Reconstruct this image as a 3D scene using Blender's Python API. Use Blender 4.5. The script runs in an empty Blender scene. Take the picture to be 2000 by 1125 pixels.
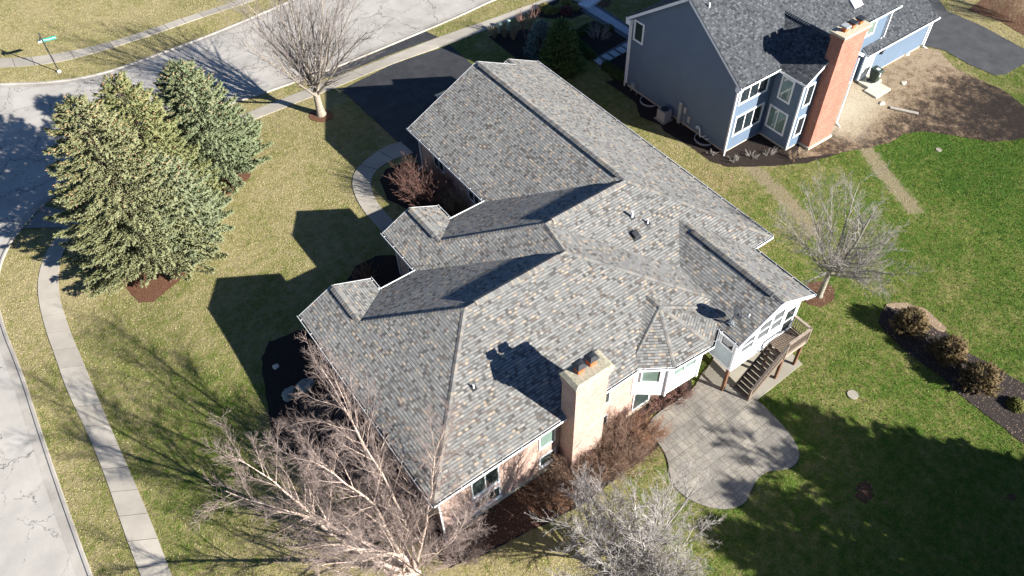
import bpy, bmesh, math, random
import numpy as np
from math import radians, sin, cos, pi, sqrt, floor
from mathutils import Vector, Matrix

SC = bpy.context.scene
COL = SC.collection
# ------------------------------------------------------------------ camera
FPX, YAW, PITCH, ROLL = 1541.136, 0.9731, 0.8619, -0.0404
CAM = np.array([-11.3816, -20.7724, 31.4952])
Fv = np.array([cos(PITCH)*cos(YAW), cos(PITCH)*sin(YAW), -sin(PITCH)])
R0 = np.array([sin(YAW), -cos(YAW), 0.0]); U0 = np.cross(R0, Fv)
Rv = cos(ROLL)*R0 + sin(ROLL)*U0; Uv = -sin(ROLL)*R0 + cos(ROLL)*U0
cd = bpy.data.cameras.new('camera'); cam = bpy.data.objects.new('camera', cd); COL.objects.link(cam)
cd.sensor_width = 36; cd.lens = FPX/2000*36; cd.clip_start = .5; cd.clip_end = 3000
cam.matrix_world = Matrix(((Rv[0], Uv[0], -Fv[0], CAM[0]), (Rv[1], Uv[1], -Fv[1], CAM[1]), (Rv[2], Uv[2], -Fv[2], CAM[2]), (0, 0, 0, 1)))
SC.camera = cam
# ------------------------------------------------------------------ light
TOSUN = Vector((0.885, -1.883, .975)).normalized()
ELEV = math.asin(TOSUN.z)
w = bpy.data.worlds.new("World"); SC.world = w; w.use_nodes = True
nt = w.node_tree; nt.nodes.clear()
sky = nt.nodes.new('ShaderNodeTexSky'); sky.sky_type = 'NISHITA'; sky.sun_disc = False
sky.sun_elevation = ELEV; sky.sun_rotation = math.atan2(TOSUN.x, TOSUN.y)
bg = nt.nodes.new('ShaderNodeBackground'); bg.inputs[1].default_value = 0.05; sky.air_density = .7; sky.dust_density = .1; sky.ozone_density = 5.0
wo = nt.nodes.new('ShaderNodeOutputWorld'); nt.links.new(sky.outputs[0], bg.inputs[0]); nt.links.new(bg.outputs[0], wo.inputs[0])
sl = bpy.data.lights.new('sun', 'SUN'); sl.energy = 5.0; sl.angle = radians(.53); sl.color = (1, .955, .88)
so = bpy.data.objects.new('sun', sl); COL.objects.link(so); so.rotation_euler = TOSUN.to_track_quat('Z', 'Y').to_euler(); so.location = (0, 0, 60)
SC.view_settings.view_transform = 'Standard'; SC.view_settings.look = 'None'; SC.view_settings.gamma = 1
SC.view_settings.exposure = 1.45
SC.render.engine = 'CYCLES'

# ------------------------------------------------------------------ terrain and rays
CP = np.array([(-6,-6,-4.6),(-3,-6,-4.6),(0,-6,-4.8),(3,-6.5,-5.05),(6,-6,-5.15),(11,-8,-5.15),(15,-9,-5.15),(19,-6,-4.95),(18,0,-4.5),(18,5,-4.2),(19,12,-3.8),
 (24.6,5.5,-4.12),(24.6,10,-4.2),(24.6,15.6,-4.35),(30,3,-4.12),(40,5,-4.12),(46,5,-4.15),(12,18,-3.1),(8,18,-3.1),(3,11,-3.3),(-1,7,-3.45),(-5,8,-3.5),(-7,2,-3.9),(-7,-2,-4.3),(-6,14,-3.7),(0,18,-3.5),
 (5,24,-3.7),(14,26,-3.8),(0,32,-4.0),(10,36,-4.0),(20,40,-4.1),(-18,20,-4.2),(-18,5,-4.4),(-14,-5,-4.7),(-9,-11,-4.9),(0,-14,-5.4),(10,-14,-5.4),(18,-20,-5.5),(25,-10,-5.2),(35,-4,-4.8),(30,-15,-5.4),
 (50,0,-4.4),(50,10,-4.3),(50,30,-4.2),(25,25,-4.1),(35,30,-4.2),(-30,30,-4.3),(-15,40,-4.1),(-30,60,-4.2),(0,60,-4.2),(40,50,-4.2),(-28,0,-4.5),(5,-30,-5.6),(30,-35,-5.6),(-20,-20,-5.0)], float)
def H(x, y):
    x = np.asarray(x, float); y = np.asarray(y, float); sh = np.broadcast(x, y).shape
    xf = np.broadcast_to(x, sh).ravel(); yf = np.broadcast_to(y, sh).ravel()
    out = np.empty(len(xf))
    for i in range(0, len(xf), 20000):
        d2 = (xf[i:i+20000, None]-CP[None, :, 0])**2+(yf[i:i+20000, None]-CP[None, :, 1])**2
        k = np.exp(-d2/(2*4.2**2))+2e-3*np.exp(-d2/(2*14**2)); k0 = 2e-5
        out[i:i+20000] = ((k*CP[None, :, 2]).sum(1)+k0*-4.5)/(k.sum(1)+k0)
    return out.reshape(sh) if sh else float(out[0])
def ray(px, py): return Fv*FPX+Rv*(px-1000)-Uv*(py-562.5)
def BZ(px, py, z): D = ray(px, py); return CAM+D*(z-CAM[2])/D[2]
def BY(px, py, y): D = ray(px, py); return CAM+D*(y-CAM[1])/D[1]
def BX(px, py, x): D = ray(px, py); return CAM+D*(x-CAM[0])/D[0]
def BP(px, py, n, c): D = ray(px, py); n = np.array(n, float); return CAM+D*(c-n@CAM)/(n@D)
def G(px, py):
    z = -4.4
    for _ in range(12):
        P = BZ(px, py, z); z = .3*z+.7*H(P[0], P[1])
    P = BZ(px, py, z); return (float(P[0]), float(P[1]), float(H(P[0], P[1])))
def GX(pts): return [G(*p)[:2] for p in pts]

# ------------------------------------------------------------------ materials
class NM:
    def __init__(s, name, rough=.8, spec=.3):
        s.m = bpy.data.materials.new(name); s.m.use_nodes = True; s.t = s.m.node_tree
        s.b = s.t.nodes['Principled BSDF']; s.b.inputs['Roughness'].default_value = rough
        s.b.inputs['Specular IOR Level'].default_value = spec
    def put(s, sock, v):
        if isinstance(v, bpy.types.NodeSocket): s.t.links.new(v, sock)
        elif isinstance(v, (tuple, list)) and len(v) == 3 and sock.type == 'RGBA': sock.default_value = (*v, 1)
        else: sock.default_value = v
    def n(s, typ, ins=None, out=0, **pr):
        nd = s.t.nodes.new('ShaderNode'+typ)
        for k, v in pr.items(): setattr(nd, k, v)
        for k, v in (ins or {}).items(): s.put(nd.inputs[k], v)
        return nd.outputs[out]
    def ma(s, op, a, b=0.0, c=None):
        d = {0: a, 1: b}
        if c is not None: d[2] = c
        return s.n('Math', d, operation=op)
    def noise(s, vec, scale, det=4, rough=.6, dist=0, out=0):
        return s.n('TexNoise', {'Vector': vec, 'Scale': scale, 'Detail': det, 'Roughness': rough, 'Distortion': dist}, out)
    def ramp(s, f, stops, interp='LINEAR'):
        nd = s.t.nodes.new('ShaderNodeValToRGB'); s.put(nd.inputs[0], f); r = nd.color_ramp; r.interpolation = interp
        while len(r.elements) < len(stops): r.elements.new(.5)
        for e, (p, c) in zip(r.elements, stops):
            e.position = p; e.color = (*c, 1) if isinstance(c, (tuple, list)) else (c, c, c, 1)
        return nd.outputs[0]
    def mix(s, f, a, b, mode='MIX'):
        nd = s.t.nodes.new('ShaderNodeMix'); nd.data_type = 'RGBA'; nd.blend_type = mode
        s.put(nd.inputs[0], f); s.put(nd.inputs[6], a); s.put(nd.inputs[7], b); return nd.outputs[2]
    def obj(s): return s.n('TexCoord', out=3)
    def geo(s): return s.n('NewGeometry', out=0)
    def uv(s): return s.n('TexCoord', out=2)
    def attr(s, name, out=2): return s.n('Attribute', out=out, attribute_name=name)
    def col(s, v): s.put(s.b.inputs['Base Color'], v)
    def bump(s, h, strength=.5, dist=.02):
        s.put(s.b.inputs['Normal'], s.n('Bump', {'Strength': strength, 'Distance': dist, 'Height': h}))
def plain(name, c, rough=.6, spec=.4, var=.12, scale=6, metal=0, bump=0):
    m = NM(name, rough, spec); P = m.geo()
    v = m.noise(P, scale, 5, .65)
    m.col(m.mix(1, c, m.ramp(v, [(.3, 1-var), (.7, 1+var*.5)]), 'MULTIPLY')); m.b.inputs['Metallic'].default_value = metal
    if bump: m.bump(m.noise(P, scale*5, 4), bump, .02)
    return m.m
def shingle(name, stops, lines=.14, e=.15, wd=.17):
    m = NM(name, .9, .15); uv = m.uv(); sp = m.n('SeparateXYZ', {0: uv}, 0); sy = m.n('SeparateXYZ', {0: uv}, 1)
    rowf = m.ma('DIVIDE', sy, e); row = m.ma('FLOOR', rowf)
    ro = m.n('TexWhiteNoise', {'W': row}, 0, noise_dimensions='1D')
    xw = m.ma('ADD', m.ma('DIVIDE', sp, wd), m.ma('MULTIPLY', ro, 7.3))
    wob = m.ma('MULTIPLY', m.n('TexWhiteNoise', {'W': m.ma('ADD', m.ma('FLOOR', m.ma('MULTIPLY', xw, .5)), m.ma('MULTIPLY', row, 17.7))}, 0, noise_dimensions='1D'), .45)
    colf = m.ma('ADD', xw, wob); cc = m.ma('FLOOR', colf)
    v = m.n('CombineXYZ', {0: cc, 1: row}); wn = m.n('TexWhiteNoise', {'Vector': v}, 0); wn2 = m.n('TexWhiteNoise', {'Vector': m.n('CombineXYZ', {0: cc, 1: row, 2: 5.0})}, 0)
    c = m.ramp(wn, stops, 'CONSTANT')
    P = m.geo()
    c = m.mix(1, c, m.ramp(wn2, [(0, .86), (1, 1.12)]), 'MULTIPLY')
    c = m.mix(1, c, m.ramp(m.noise(P, 60, 3), [(.3, .82), (.7, 1.15)]), 'MULTIPLY')
    c = m.mix(1, c, m.ramp(m.noise(P, .45, 4), [(.3, .9), (.7, 1.06)]), 'MULTIPLY')
    fy = m.ma('FRACT', rowf); lapped = m.ma('GREATER_THAN', wn2, .45)
    lim = m.ma('ADD', .12, m.ma('MULTIPLY', lapped, .08))
    ln = m.ma('LESS_THAN', fy, lim)
    c = m.mix(m.ma('MULTIPLY', ln, 1-lines), c, (.035, .035, .037))  # course lines: printed shingle band plus butt shadow painted into the colour
    fx = m.ma('FRACT', colf); c = m.mix(m.ma('MULTIPLY', m.ma('LESS_THAN', fx, .07), .45), c, (.05, .05, .05))
    m.col(m.mix(1, c, (1.09, 1.09, 1.075), 'MULTIPLY') if name == 'roof_shingles' else c)
    h = m.ma('ADD', m.ma('MULTIPLY', fy, -1.0), m.ma('MULTIPLY', lapped, .5))
    m.bump(h, 1.0, .034); return m.m
def brickmat(name, c1, c2, mortar, sc=1.0):
    m = NM(name, .85, .2); b = m.t.nodes.new('ShaderNodeTexBrick'); m.put(b.inputs['Vector'], m.uv())
    for k, v in (('Color1', c1), ('Color2', c2), ('Mortar', mortar)): m.put(b.inputs[k], v)
    b.inputs['Scale'].default_value = 1/sc; b.inputs['Mortar Size'].default_value = .011; b.inputs['Brick Width'].default_value = .22; b.inputs['Row Height'].default_value = .078; b.inputs['Bias'].default_value = -.1
    P = m.geo(); c = m.mix(1, b.outputs[0], m.ramp(m.noise(P, 1.2, 5), [(.3, .85), (.75, 1.12)]), 'MULTIPLY')
    c = m.mix(1, c, m.ramp(m.noise(P, 11, 4, .75), [(.32, .68), (.68, 1.2)]), 'MULTIPLY')
    m.col(c); m.bump(b.outputs['Fac'], .7, -.012); return m.m
def siding(name, c, lap=.15):
    m = NM(name, .6, .3); sy = m.n('SeparateXYZ', {0: m.uv()}, 1); fr = m.ma('FRACT', m.ma('DIVIDE', sy, lap))
    P = m.geo(); cc = m.mix(1, c, m.ramp(m.noise(P, .8, 4), [(.3, .93), (.7, 1.05)]), 'MULTIPLY')
    cc = m.mix(m.ma('MULTIPLY', m.ma('LESS_THAN', fr, .08), .35), cc, (c[0]*.3, c[1]*.3, c[2]*.3)); m.col(cc)
    m.bump(m.ma('MULTIPLY', fr, -1.0), .7, .018); return m.m
ROOF = shingle('roof_shingles', [(0, (.235, .235, .228)), (.30, (.255, .252, .243)), (.50, (.205, .205, .20)), (.62, (.15, .147, .142)), (.71, (.31, .295, .272)), (.79, (.37, .31, .245)), (.85, (.17, .145, .128)), (.91, (.11, .105, .10)), (.95, (.25, .235, .215))])
ROOF2 = shingle('dark_shingles', [(0, (.078, .086, .095)), (.35, (.064, .07, .078)), (.6, (.10, .108, .118)), (.78, (.042, .046, .052)), (.9, (.125, .132, .142))], .5)
BRICK = brickmat('pale_brick', (.49, .31, .25), (.37, .215, .17), (.56, .48, .42))
BRICKR = brickmat('red_brick', (.45, .145, .09), (.35, .105, .065), (.42, .31, .26))
SIDW = siding('white_siding', (.74, .75, .76)); SIDB = siding('blue_siding', (.12, .168, .235))
WHITE = plain('white_trim', (.80, .81, .82), .45, .4, .05); TRIMG = plain('weathered_white', (.66, .67, .68), .5, .3, .15)
DARKM = plain('dark_metal', (.03, .032, .036), .4, .5); GREYM = plain('grey_metal', (.33, .35, .36), .45, .5, .15)
CONCF = plain('foundation_concrete', (.52, .47, .38), .9, .1, .2, 3, bump=.2)
CAPM = plain('lichen_cement', (.40, .37, .28), .9, .1, .45, 9, bump=.4); CLAY = plain('clay_flue', (.50, .14, .05), .7, .2, .15)
GUT = plain('gutter_interior', (.07, .065, .06), .9, .1, .3, 20)
WOOD = plain('weathered_deck_wood', (.20, .155, .12), .85, .15, .3, 8); WOODR = plain('rail_cap_wood', (.33, .27, .22), .85, .15, .25, 6)
WOODP = plain('brown_post_wood', (.17, .09, .055), .8, .2, .25, 6)
def glassmat(name, c):
    m = NM(name, .06, .7); P = m.geo(); m.col(m.mix(m.noise(P, 1.6, 2), tuple(v*.5 for v in c), tuple(v*1.5 for v in c))); return m.m
GLASS = glassmat('window_glass', (.035, .05, .048)); GLASSG = glassmat('green_tinted_glass', (.16, .23, .20)); GLASSD = glassmat('dark_glass', (.018, .025, .03))
SCREEN = plain('porch_glass', (.12, .13, .14), .25, .5, .2)
def barkmat(name, c1, c2, sc=12, lo=.4, hi=.6):
    m = NM(name, .9, .15); P = m.obj(); m.col(m.ramp(m.noise(P, sc, 5, .7), [(lo, c1), (hi, c2)])); m.bump(m.noise(P, sc*3, 4), .4, .02); return m.m
BARKT = barkmat('grey_tan_bark', (.19, .165, .135), (.38, .33, .27)); BARKD = barkmat('dark_conifer_bark', (.05, .038, .028), (.11, .085, .065)); TWIGM = barkmat('maroon_brown_twigs', (.165, .105, .08), (.31, .215, .16), 3)
TWIGT = barkmat('grey_twigs', (.15, .13, .12), (.28, .245, .23), 3)
BARKG = barkmat('olive_grey_bark', (.20, .18, .14), (.36, .34, .28)); TWIGG = barkmat('silver_twigs', (.27, .245, .225), (.46, .425, .395), 3); TWIGL = barkmat('grey_olive_twigs', (.20, .18, .165), (.36, .33, .30), 3)
TWIGR = barkmat('reddish_twigs', (.16, .085, .07), (.30, .18, .15), 3); TWIGB = barkmat('tan_brown_twigs', (.24, .17, .11), (.40, .30, .20), 3)
TWIGP = barkmat('purple_twigs', (.20, .15, .135), (.35, .28, .25), 3); TWIGO = barkmat('orange_twigs', (.22, .115, .07), (.33, .19, .12), 3)
mm = NM('birch_bark', .8, .2); P = mm.obj(); c = mm.ramp(mm.noise(P, 9, 5, .75), [(.40, (.10, .07, .06)), (.47, (.45, .33, .27)), (.56, (.60, .50, .42))]); mm.col(c); mm.bump(mm.noise(P, 20, 4), .4, .02); BIRCH = mm.m
def leafmat(name, rough=.7):
    m = NM(name, rough, .2); c = m.attr('tint', 0); m.col(m.mix(1, c, m.ramp(m.noise(m.geo(), 25, 3), [(.3, .75), (.7, 1.25)]), 'MULTIPLY')); return m.m
NEEDLE = leafmat('needle_foliage')

# ground family
def lawnmat():
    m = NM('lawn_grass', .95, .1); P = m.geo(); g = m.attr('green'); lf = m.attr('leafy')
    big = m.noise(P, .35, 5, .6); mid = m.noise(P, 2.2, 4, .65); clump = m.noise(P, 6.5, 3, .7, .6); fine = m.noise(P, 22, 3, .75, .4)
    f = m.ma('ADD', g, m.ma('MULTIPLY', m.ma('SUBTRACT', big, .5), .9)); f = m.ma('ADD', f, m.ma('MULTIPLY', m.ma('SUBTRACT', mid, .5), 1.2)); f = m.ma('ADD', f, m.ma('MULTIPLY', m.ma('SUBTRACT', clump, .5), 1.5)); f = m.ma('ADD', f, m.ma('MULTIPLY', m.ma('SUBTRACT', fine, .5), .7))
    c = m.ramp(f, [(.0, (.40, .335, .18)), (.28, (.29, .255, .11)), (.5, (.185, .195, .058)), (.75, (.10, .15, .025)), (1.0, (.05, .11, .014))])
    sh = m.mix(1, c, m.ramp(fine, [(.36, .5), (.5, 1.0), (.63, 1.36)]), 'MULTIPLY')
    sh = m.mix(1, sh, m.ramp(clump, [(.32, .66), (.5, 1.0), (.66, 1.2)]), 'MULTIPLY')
    vo = m.n('TexVoronoi', {'Vector': P, 'Scale': 7.0}, 0); lm = m.ma('LESS_THAN', vo, m.ma('MULTIPLY', lf, .45))
    sh = m.mix(lm, sh, m.ramp(m.noise(P, 8, 1), [(.4, (.22, .12, .07)), (.6, (.42, .27, .18))]))
    sw_ = m.attr('straw'); sf = m.ramp(m.ma('ADD', sw_, m.ma('MULTIPLY', m.ma('SUBTRACT', m.noise(P, 3, 6, .8), .5), 2.6)), [(.4, 0), (.75, .85)])
    sh = m.mix(sf, sh, m.ramp(m.noise(P, 16, 5, .8, 1.2), [(.36, (.13, .10, .06)), (.5, (.27, .22, .14)), (.66, (.42, .36, .25))]))
    m.col(sh); h = m.ma('ADD', m.ma('MULTIPLY', clump, 1.0), m.ma('MULTIPLY', fine, .8)); m.bump(h, 1.0, .09); return m.m
LAWN = lawnmat()
def mulch(name, c1, c2, litter=(.35, .22, .15), am=.12):
    m = NM(name, .95, .1); P = m.geo(); n1 = m.noise(P, 20, 4, .8, .5); n2 = m.noise(P, 1.5, 3)
    c = m.ramp(n1, [(.35, c1), (.65, c2)]); v = m.n('TexVoronoi', {'Vector': P, 'Scale': 9.0}, 0)
    c = m.mix(m.ma('LESS_THAN', v, m.ma('MULTIPLY', n2, am*2)), c, litter); m.col(c); m.bump(n1, 1.0, .06); return m.m
MULCHD = mulch('dark_mulch', (.018, .014, .013), (.055, .042, .036), am=.05); MULCHB = mulch('brown_leafy_mulch', (.055, .028, .018), (.17, .095, .06), (.40, .27, .18), .22)
MULCHR = mulch('red_bark_mulch', (.10, .045, .028), (.23, .12, .075), (.42, .26, .18), .12); MULCHL = mulch('leaf_litter', (.16, .11, .07), (.42, .32, .22), (.5, .4, .29), .25); MULCHG = mulch('grey_mulch', (.022, .019, .018), (.075, .062, .056), (.38, .28, .21), .2)
def concrete(name, c, stain=.34, crack=True, slab=False):
    m = NM(name, .9, .15); P = m.geo(); n1 = m.noise(P, .5, 5, .6); n2 = m.noise(P, 30, 4, .7)
    cc = m.mix(1, c, m.ramp(n1, [(.3, 1-stain), (.7, 1.08)]), 'MULTIPLY'); cc = m.mix(1, cc, m.ramp(n2, [(.3, .88), (.7, 1.08)]), 'MULTIPLY')
    if slab: cc = m.mix(1, cc, m.ramp(m.attr('rnd'), [(0, .84), (1, 1.08)]), 'MULTIPLY')
    if crack:
        wv = m.n('VectorMath', {0: P, 1: m.n('VectorMath', {0: m.noise(P, .8, 4, .7, out=1), 3: 1.8}, operation='SCALE')}, operation='ADD')
        for sc, lim, lo in ((.17, .0055, .34), (.42, .006, .47)):
            vd = m.n('TexVoronoi', {'Vector': wv, 'Scale': sc}, 0, feature='DISTANCE_TO_EDGE')
            mk = m.ma('MULTIPLY', m.ma('LESS_THAN', vd, lim), m.ma('GREATER_THAN', m.noise(P, .25, 2), lo)); cc = m.mix(m.ma('MULTIPLY', mk, .75), cc, (.09, .085, .08))
    m.col(cc); m.bump(n2, .25, .01); return m.m
STREETM = concrete('street_concrete', (.43, .405, .37), .2); CURBM = concrete('curb_concrete', (.42, .39, .35), .4, False)
WALKM = concrete('sidewalk_concrete', (.41, .375, .32), .2, False, True); WALKG = concrete('grey_walk_concrete', (.33, .315, .29), .35, False, True); SLABM = concrete('slab_concrete', (.34, .315, .26), .2, False)
def asphalt(name, a, b):
    m = NM(name, .8, .3); P = m.geo(); c = m.ramp(m.noise(P, .9, 6, .7), [(.3, a), (.72, b)]); c = m.mix(1, c, m.ramp(m.noise(P, 45, 3), [(.3, .75), (.7, 1.25)]), 'MULTIPLY')
    st = m.noise(m.n('Mapping', {'Vector': P, 'Rotation': (0, 0, .45), 'Scale': (1, .12, 1)}), 2.5, 3, .7); c = m.mix(m.ramp(st, [(.60, 0), (.72, .28)]), c, (.10, .10, .10)); m.col(c); m.bump(m.noise(P, 45, 3), .4, .01); return m.m
ASPH = asphalt('driveway_asphalt', (.026, .028, .032), (.055, .056, .06)); ASPH2 = asphalt('neighbour_asphalt', (.045, .048, .052), (.085, .086, .088))
def patiomat():
    m = NM('stamped_concrete', .75, .3); P = m.geo(); px = m.n('SeparateXYZ', {0: P}, 0); py = m.n('SeparateXYZ', {0: P}, 1); S = .62
    ry_ = m.ma('DIVIDE', py, S); cy = m.ma('FLOOR', ry_); off = m.n('TexWhiteNoise', {'W': cy}, 0, noise_dimensions='1D'); rx_ = m.ma('ADD', m.ma('DIVIDE', px, S), off); cx = m.ma('FLOOR', rx_)
    fx, fy = m.ma('FRACT', rx_), m.ma('FRACT', ry_); r = m.n('TexWhiteNoise', {'Vector': m.n('CombineXYZ', {0: cx, 1: cy})}, 0); r2 = m.n('TexWhiteNoise', {'Vector': m.n('CombineXYZ', {0: cx, 1: cy, 2: 7.})}, 0)
    w_ = .019
    def near(f, c): return m.ma('LESS_THAN', m.ma('ABSOLUTE', m.ma('SUBTRACT', f, c)), w_)
    edge = m.ma('MAXIMUM', m.ma('MAXIMUM', near(fx, 0.0), near(fx, 1.0)), m.ma('MAXIMUM', near(fy, 0.0), near(fy, 1.0)))
    sx = m.ma('ADD', .35, m.ma('MULTIPLY', r2, .3)); vx = m.ma('MULTIPLY', near(fx, sx), m.ma('LESS_THAN', r, .72)); half = m.ma('GREATER_THAN', fx, sx); vy = m.ma('MULTIPLY', near(fy, .5), m.ma('MULTIPLY', m.ma('GREATER_THAN', r, .3), half)); vy2 = m.ma('MULTIPLY', near(fy, .38), m.ma('MULTIPLY', m.ma('LESS_THAN', r2, .4), m.ma('SUBTRACT', 1.0, half)))
    ln = m.ma('MAXIMUM', m.ma('MAXIMUM', edge, vx), m.ma('MAXIMUM', vy, vy2))
    jx, jy = G(1392, 842)[:2]
    jn = m.ma('MAXIMUM', m.ma('LESS_THAN', m.ma('ABSOLUTE', m.ma('SUBTRACT', px, jx)), .02), m.ma('LESS_THAN', m.ma('ABSOLUTE', m.ma('SUBTRACT', py, jy)), .02)); ln = m.ma('MAXIMUM', ln, jn)
    c = m.ramp(m.noise(P, .8, 5, .65), [(.3, (.165, .155, .138)), (.5, (.23, .213, .186)), (.7, (.31, .28, .23))])
    tone = m.n('TexWhiteNoise', {'Vector': m.n('CombineXYZ', {0: m.ma('ADD', m.ma('MULTIPLY', cx, 2.), half), 1: cy})}, 0); c = m.mix(1, c, m.ramp(tone, [(0, .86), (1, 1.1)]), 'MULTIPLY')
    c = m.mix(m.ma('MULTIPLY', ln, .62), c, (.05, .047, .043)); c = m.mix(1, c, m.ramp(m.noise(P, 16, 4), [(.3, .82), (.7, 1.15)]), 'MULTIPLY')
    m.col(c); m.bump(m.ma('MULTIPLY', ln, -1.0), .5, .015); return m.m
PATIO = patiomat()
def dirtmat():
    m = NM('bare_dirt', .95, .1); P = m.geo(); d = m.attr('dark'); n = m.noise(P, 1.5, 7, .8, .05); f = m.ma('ADD', d, m.ma('MULTIPLY', m.ma('SUBTRACT', n, .5), 2.0))
    fine = m.noise(P, 14, 5, .8, .4)
    c = m.ramp(f, [(.15, (.36, .28, .19)), (.38, (.24, .175, .115)), (.56, (.10, .072, .052)), (.8, (.035, .028, .024))]); c = m.mix(m.attr('straw'), c, (.62, .54, .40))
    c = m.mix(1, c, m.ramp(fine, [(.34, .5), (.5, 1.0), (.66, 1.4)]), 'MULTIPLY'); m.col(c); m.bump(fine, 1.0, .1); return m.m
DIRT = dirtmat()
mm = NM('straw_mulch', .95, .1); P = mm.geo(); n1 = mm.noise(P, 14, 5, .8, 1.5); mm.col(mm.ramp(n1, [(.36, (.14, .11, .065)), (.5, (.30, .25, .165)), (.66, (.48, .41, .30))])); mm.bump(n1, 1, .06); STRAW = mm.m
PAVER = plain('blue_grey_paver', (.42, .45, .48), .8, .2, .2, 3, bump=.2); PAVED = plain('dark_paver_border', (.13, .14, .15), .85, .2, .25, 4)
STONE = plain('landscape_stone', (.30, .31, .28), .9, .2, .4, 5, bump=.6)
LIMES = plain('pale_flat_stone', (.60, .55, .44), .9, .2, .25, 7, bump=.4)

# ------------------------------------------------------------------ mesh helpers
def tag(o, label=None, cat=None, group=None, kind=None):
    if label: o['label'] = label
    if cat: o['category'] = cat
    if group: o['group'] = group
    if kind: o['kind'] = kind
    return o
def faceuv(me, off=(0, 0)):
    uvl = me.uv_layers.new(name='UVMap'); n = len(me.loops); data = np.zeros(n*2)
    co = np.zeros(len(me.vertices)*3); me.vertices.foreach_get('co', co); co = co.reshape(-1, 3)
    for p in me.polygons:
        nm = np.array(p.normal); h = math.hypot(nm[0], nm[1])
        u = np.array([-nm[1]/h, nm[0]/h, 0]) if h > 1e-4 else np.array([1., 0, 0]); v = np.cross(nm, u)
        for li in p.loop_indices:
            P = co[me.loops[li].vertex_index]; data[2*li] = P@u+off[0]; data[2*li+1] = P@v+off[1]
    uvl.data.foreach_set('uv', data)
class MB:
    def __init__(s): s.v = []; s.f = []
    def poly(s, pts):
        b = len(s.v); s.v += [tuple(map(float, p)) for p in pts]; s.f.append(tuple(range(b, b+len(pts)))); return s
    def raw(s, v, f): b = len(s.v); s.v += [tuple(map(float, p)) for p in v]; s.f += [tuple(i+b for i in q) for q in f]; return s
    def obox(s, c, ax, ay, az):
        c, ax, ay, az = (np.array(t, float) for t in (c, ax, ay, az))
        vs = [c+i*ax+j*ay+k*az for k in (-1, 1) for j in (-1, 1) for i in (-1, 1)]
        fs = [(0, 2, 3, 1), (4, 5, 7, 6), (0, 1, 5, 4), (2, 6, 7, 3), (0, 4, 6, 2), (1, 3, 7, 5)]
        if np.dot(np.cross(ax, ay), az) < 0: fs = [f[::-1] for f in fs]
        return s.raw(vs, fs)
    def box(s, x0, x1, y0, y1, z0, z1): return s.obox(((x0+x1)/2, (y0+y1)/2, (z0+z1)/2), ((x1-x0)/2, 0, 0), (0, (y1-y0)/2, 0), (0, 0, (z1-z0)/2))
    def bar(s, p, q, w, t, up=(0, 0, 1)):
        p, q, up = np.array(p, float), np.array(q, float), np.array(up, float); d = q-p; L = np.linalg.norm(d); d /= L
        a = np.cross(d, up)
        if np.linalg.norm(a) < 1e-3: a = np.cross(d, (1, 0, 0))
        a /= np.linalg.norm(a); b = np.cross(a, d); return s.obox((p+q)/2, d*L/2, a*w/2, b*t/2)
    def prism(s, pts, z0, z1):
        A = sum(pts[i][0]*pts[(i+1) % len(pts)][1]-pts[(i+1) % len(pts)][0]*pts[i][1] for i in range(len(pts)))
        if A < 0: pts = pts[::-1]
        n = len(pts); vs = [(x, y, z0) for x, y in pts]+[(x, y, z1) for x, y in pts]
        return s.raw(vs, [tuple(range(n-1, -1, -1)), tuple(range(n, 2*n))]+[(i, (i+1) % n, n+(i+1) % n, n+i) for i in range(n)])
    def tube(s, pts, r, k=8, caps=True):
        pts = [np.array(p, float) for p in pts]; rs = r if isinstance(r, (list, tuple)) else [r]*len(pts); vs = []; ref = np.array([.31, .17, .93])
        for i, p in enumerate(pts):
            d = pts[min(i+1, len(pts)-1)]-pts[max(i-1, 0)]; d /= np.linalg.norm(d); a = np.cross(d, ref); a /= np.linalg.norm(a); b = np.cross(d, a)
            vs += [p+rs[i]*(cos(2*pi*j/k)*a+sin(2*pi*j/k)*b) for j in range(k)]
        fs = [(i*k+j, i*k+(j+1) % k, (i+1)*k+(j+1) % k, (i+1)*k+j) for i in range(len(pts)-1) for j in range(k)]
        if caps: fs += [tuple(range(k-1, -1, -1)), tuple(range((len(pts)-1)*k, len(pts)*k))]
        return s.raw(vs, fs)
    def lathe(s, c, prof, k=16):
        vs = [(c[0]+r*cos(2*pi*j/k), c[1]+r*sin(2*pi*j/k), c[2]+z) for r, z in prof for j in range(k)]
        fs = [(i*k+j, i*k+(j+1) % k, (i+1)*k+(j+1) % k, (i+1)*k+j) for i in range(len(prof)-1) for j in range(k)]
        return s.raw(vs, fs+[tuple(range(k-1, -1, -1)), tuple(range((len(prof)-1)*k, len(prof)*k))])
    def build(s, name, mat, parent=None, uv=True, bevel=0, smooth=False, center=False):
        me = bpy.data.meshes.new(name); me.from_pydata(s.v, [], s.f); me.materials.append(mat); me.update()
        if uv: faceuv(me)
        o = bpy.data.objects.new(name, me); COL.objects.link(o)
        if parent: o.parent = parent; o.matrix_parent_inverse = Matrix.Translation(-Vector(parent.location)) if parent.type == 'EMPTY' else Matrix.Identity(4)
        if bevel: b = o.modifiers.new('bevel', 'BEVEL'); b.width = bevel; b.segments = 1; b.limit_method = 'ANGLE'
        if smooth: me.polygons.foreach_set('use_smooth', [True]*len(me.polygons))
        return o
def empty(name, loc=(0, 0, 0)):
    o = bpy.data.objects.new(name, None); COL.objects.link(o); o.location = loc; o.empty_display_size = .3; return o
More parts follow.
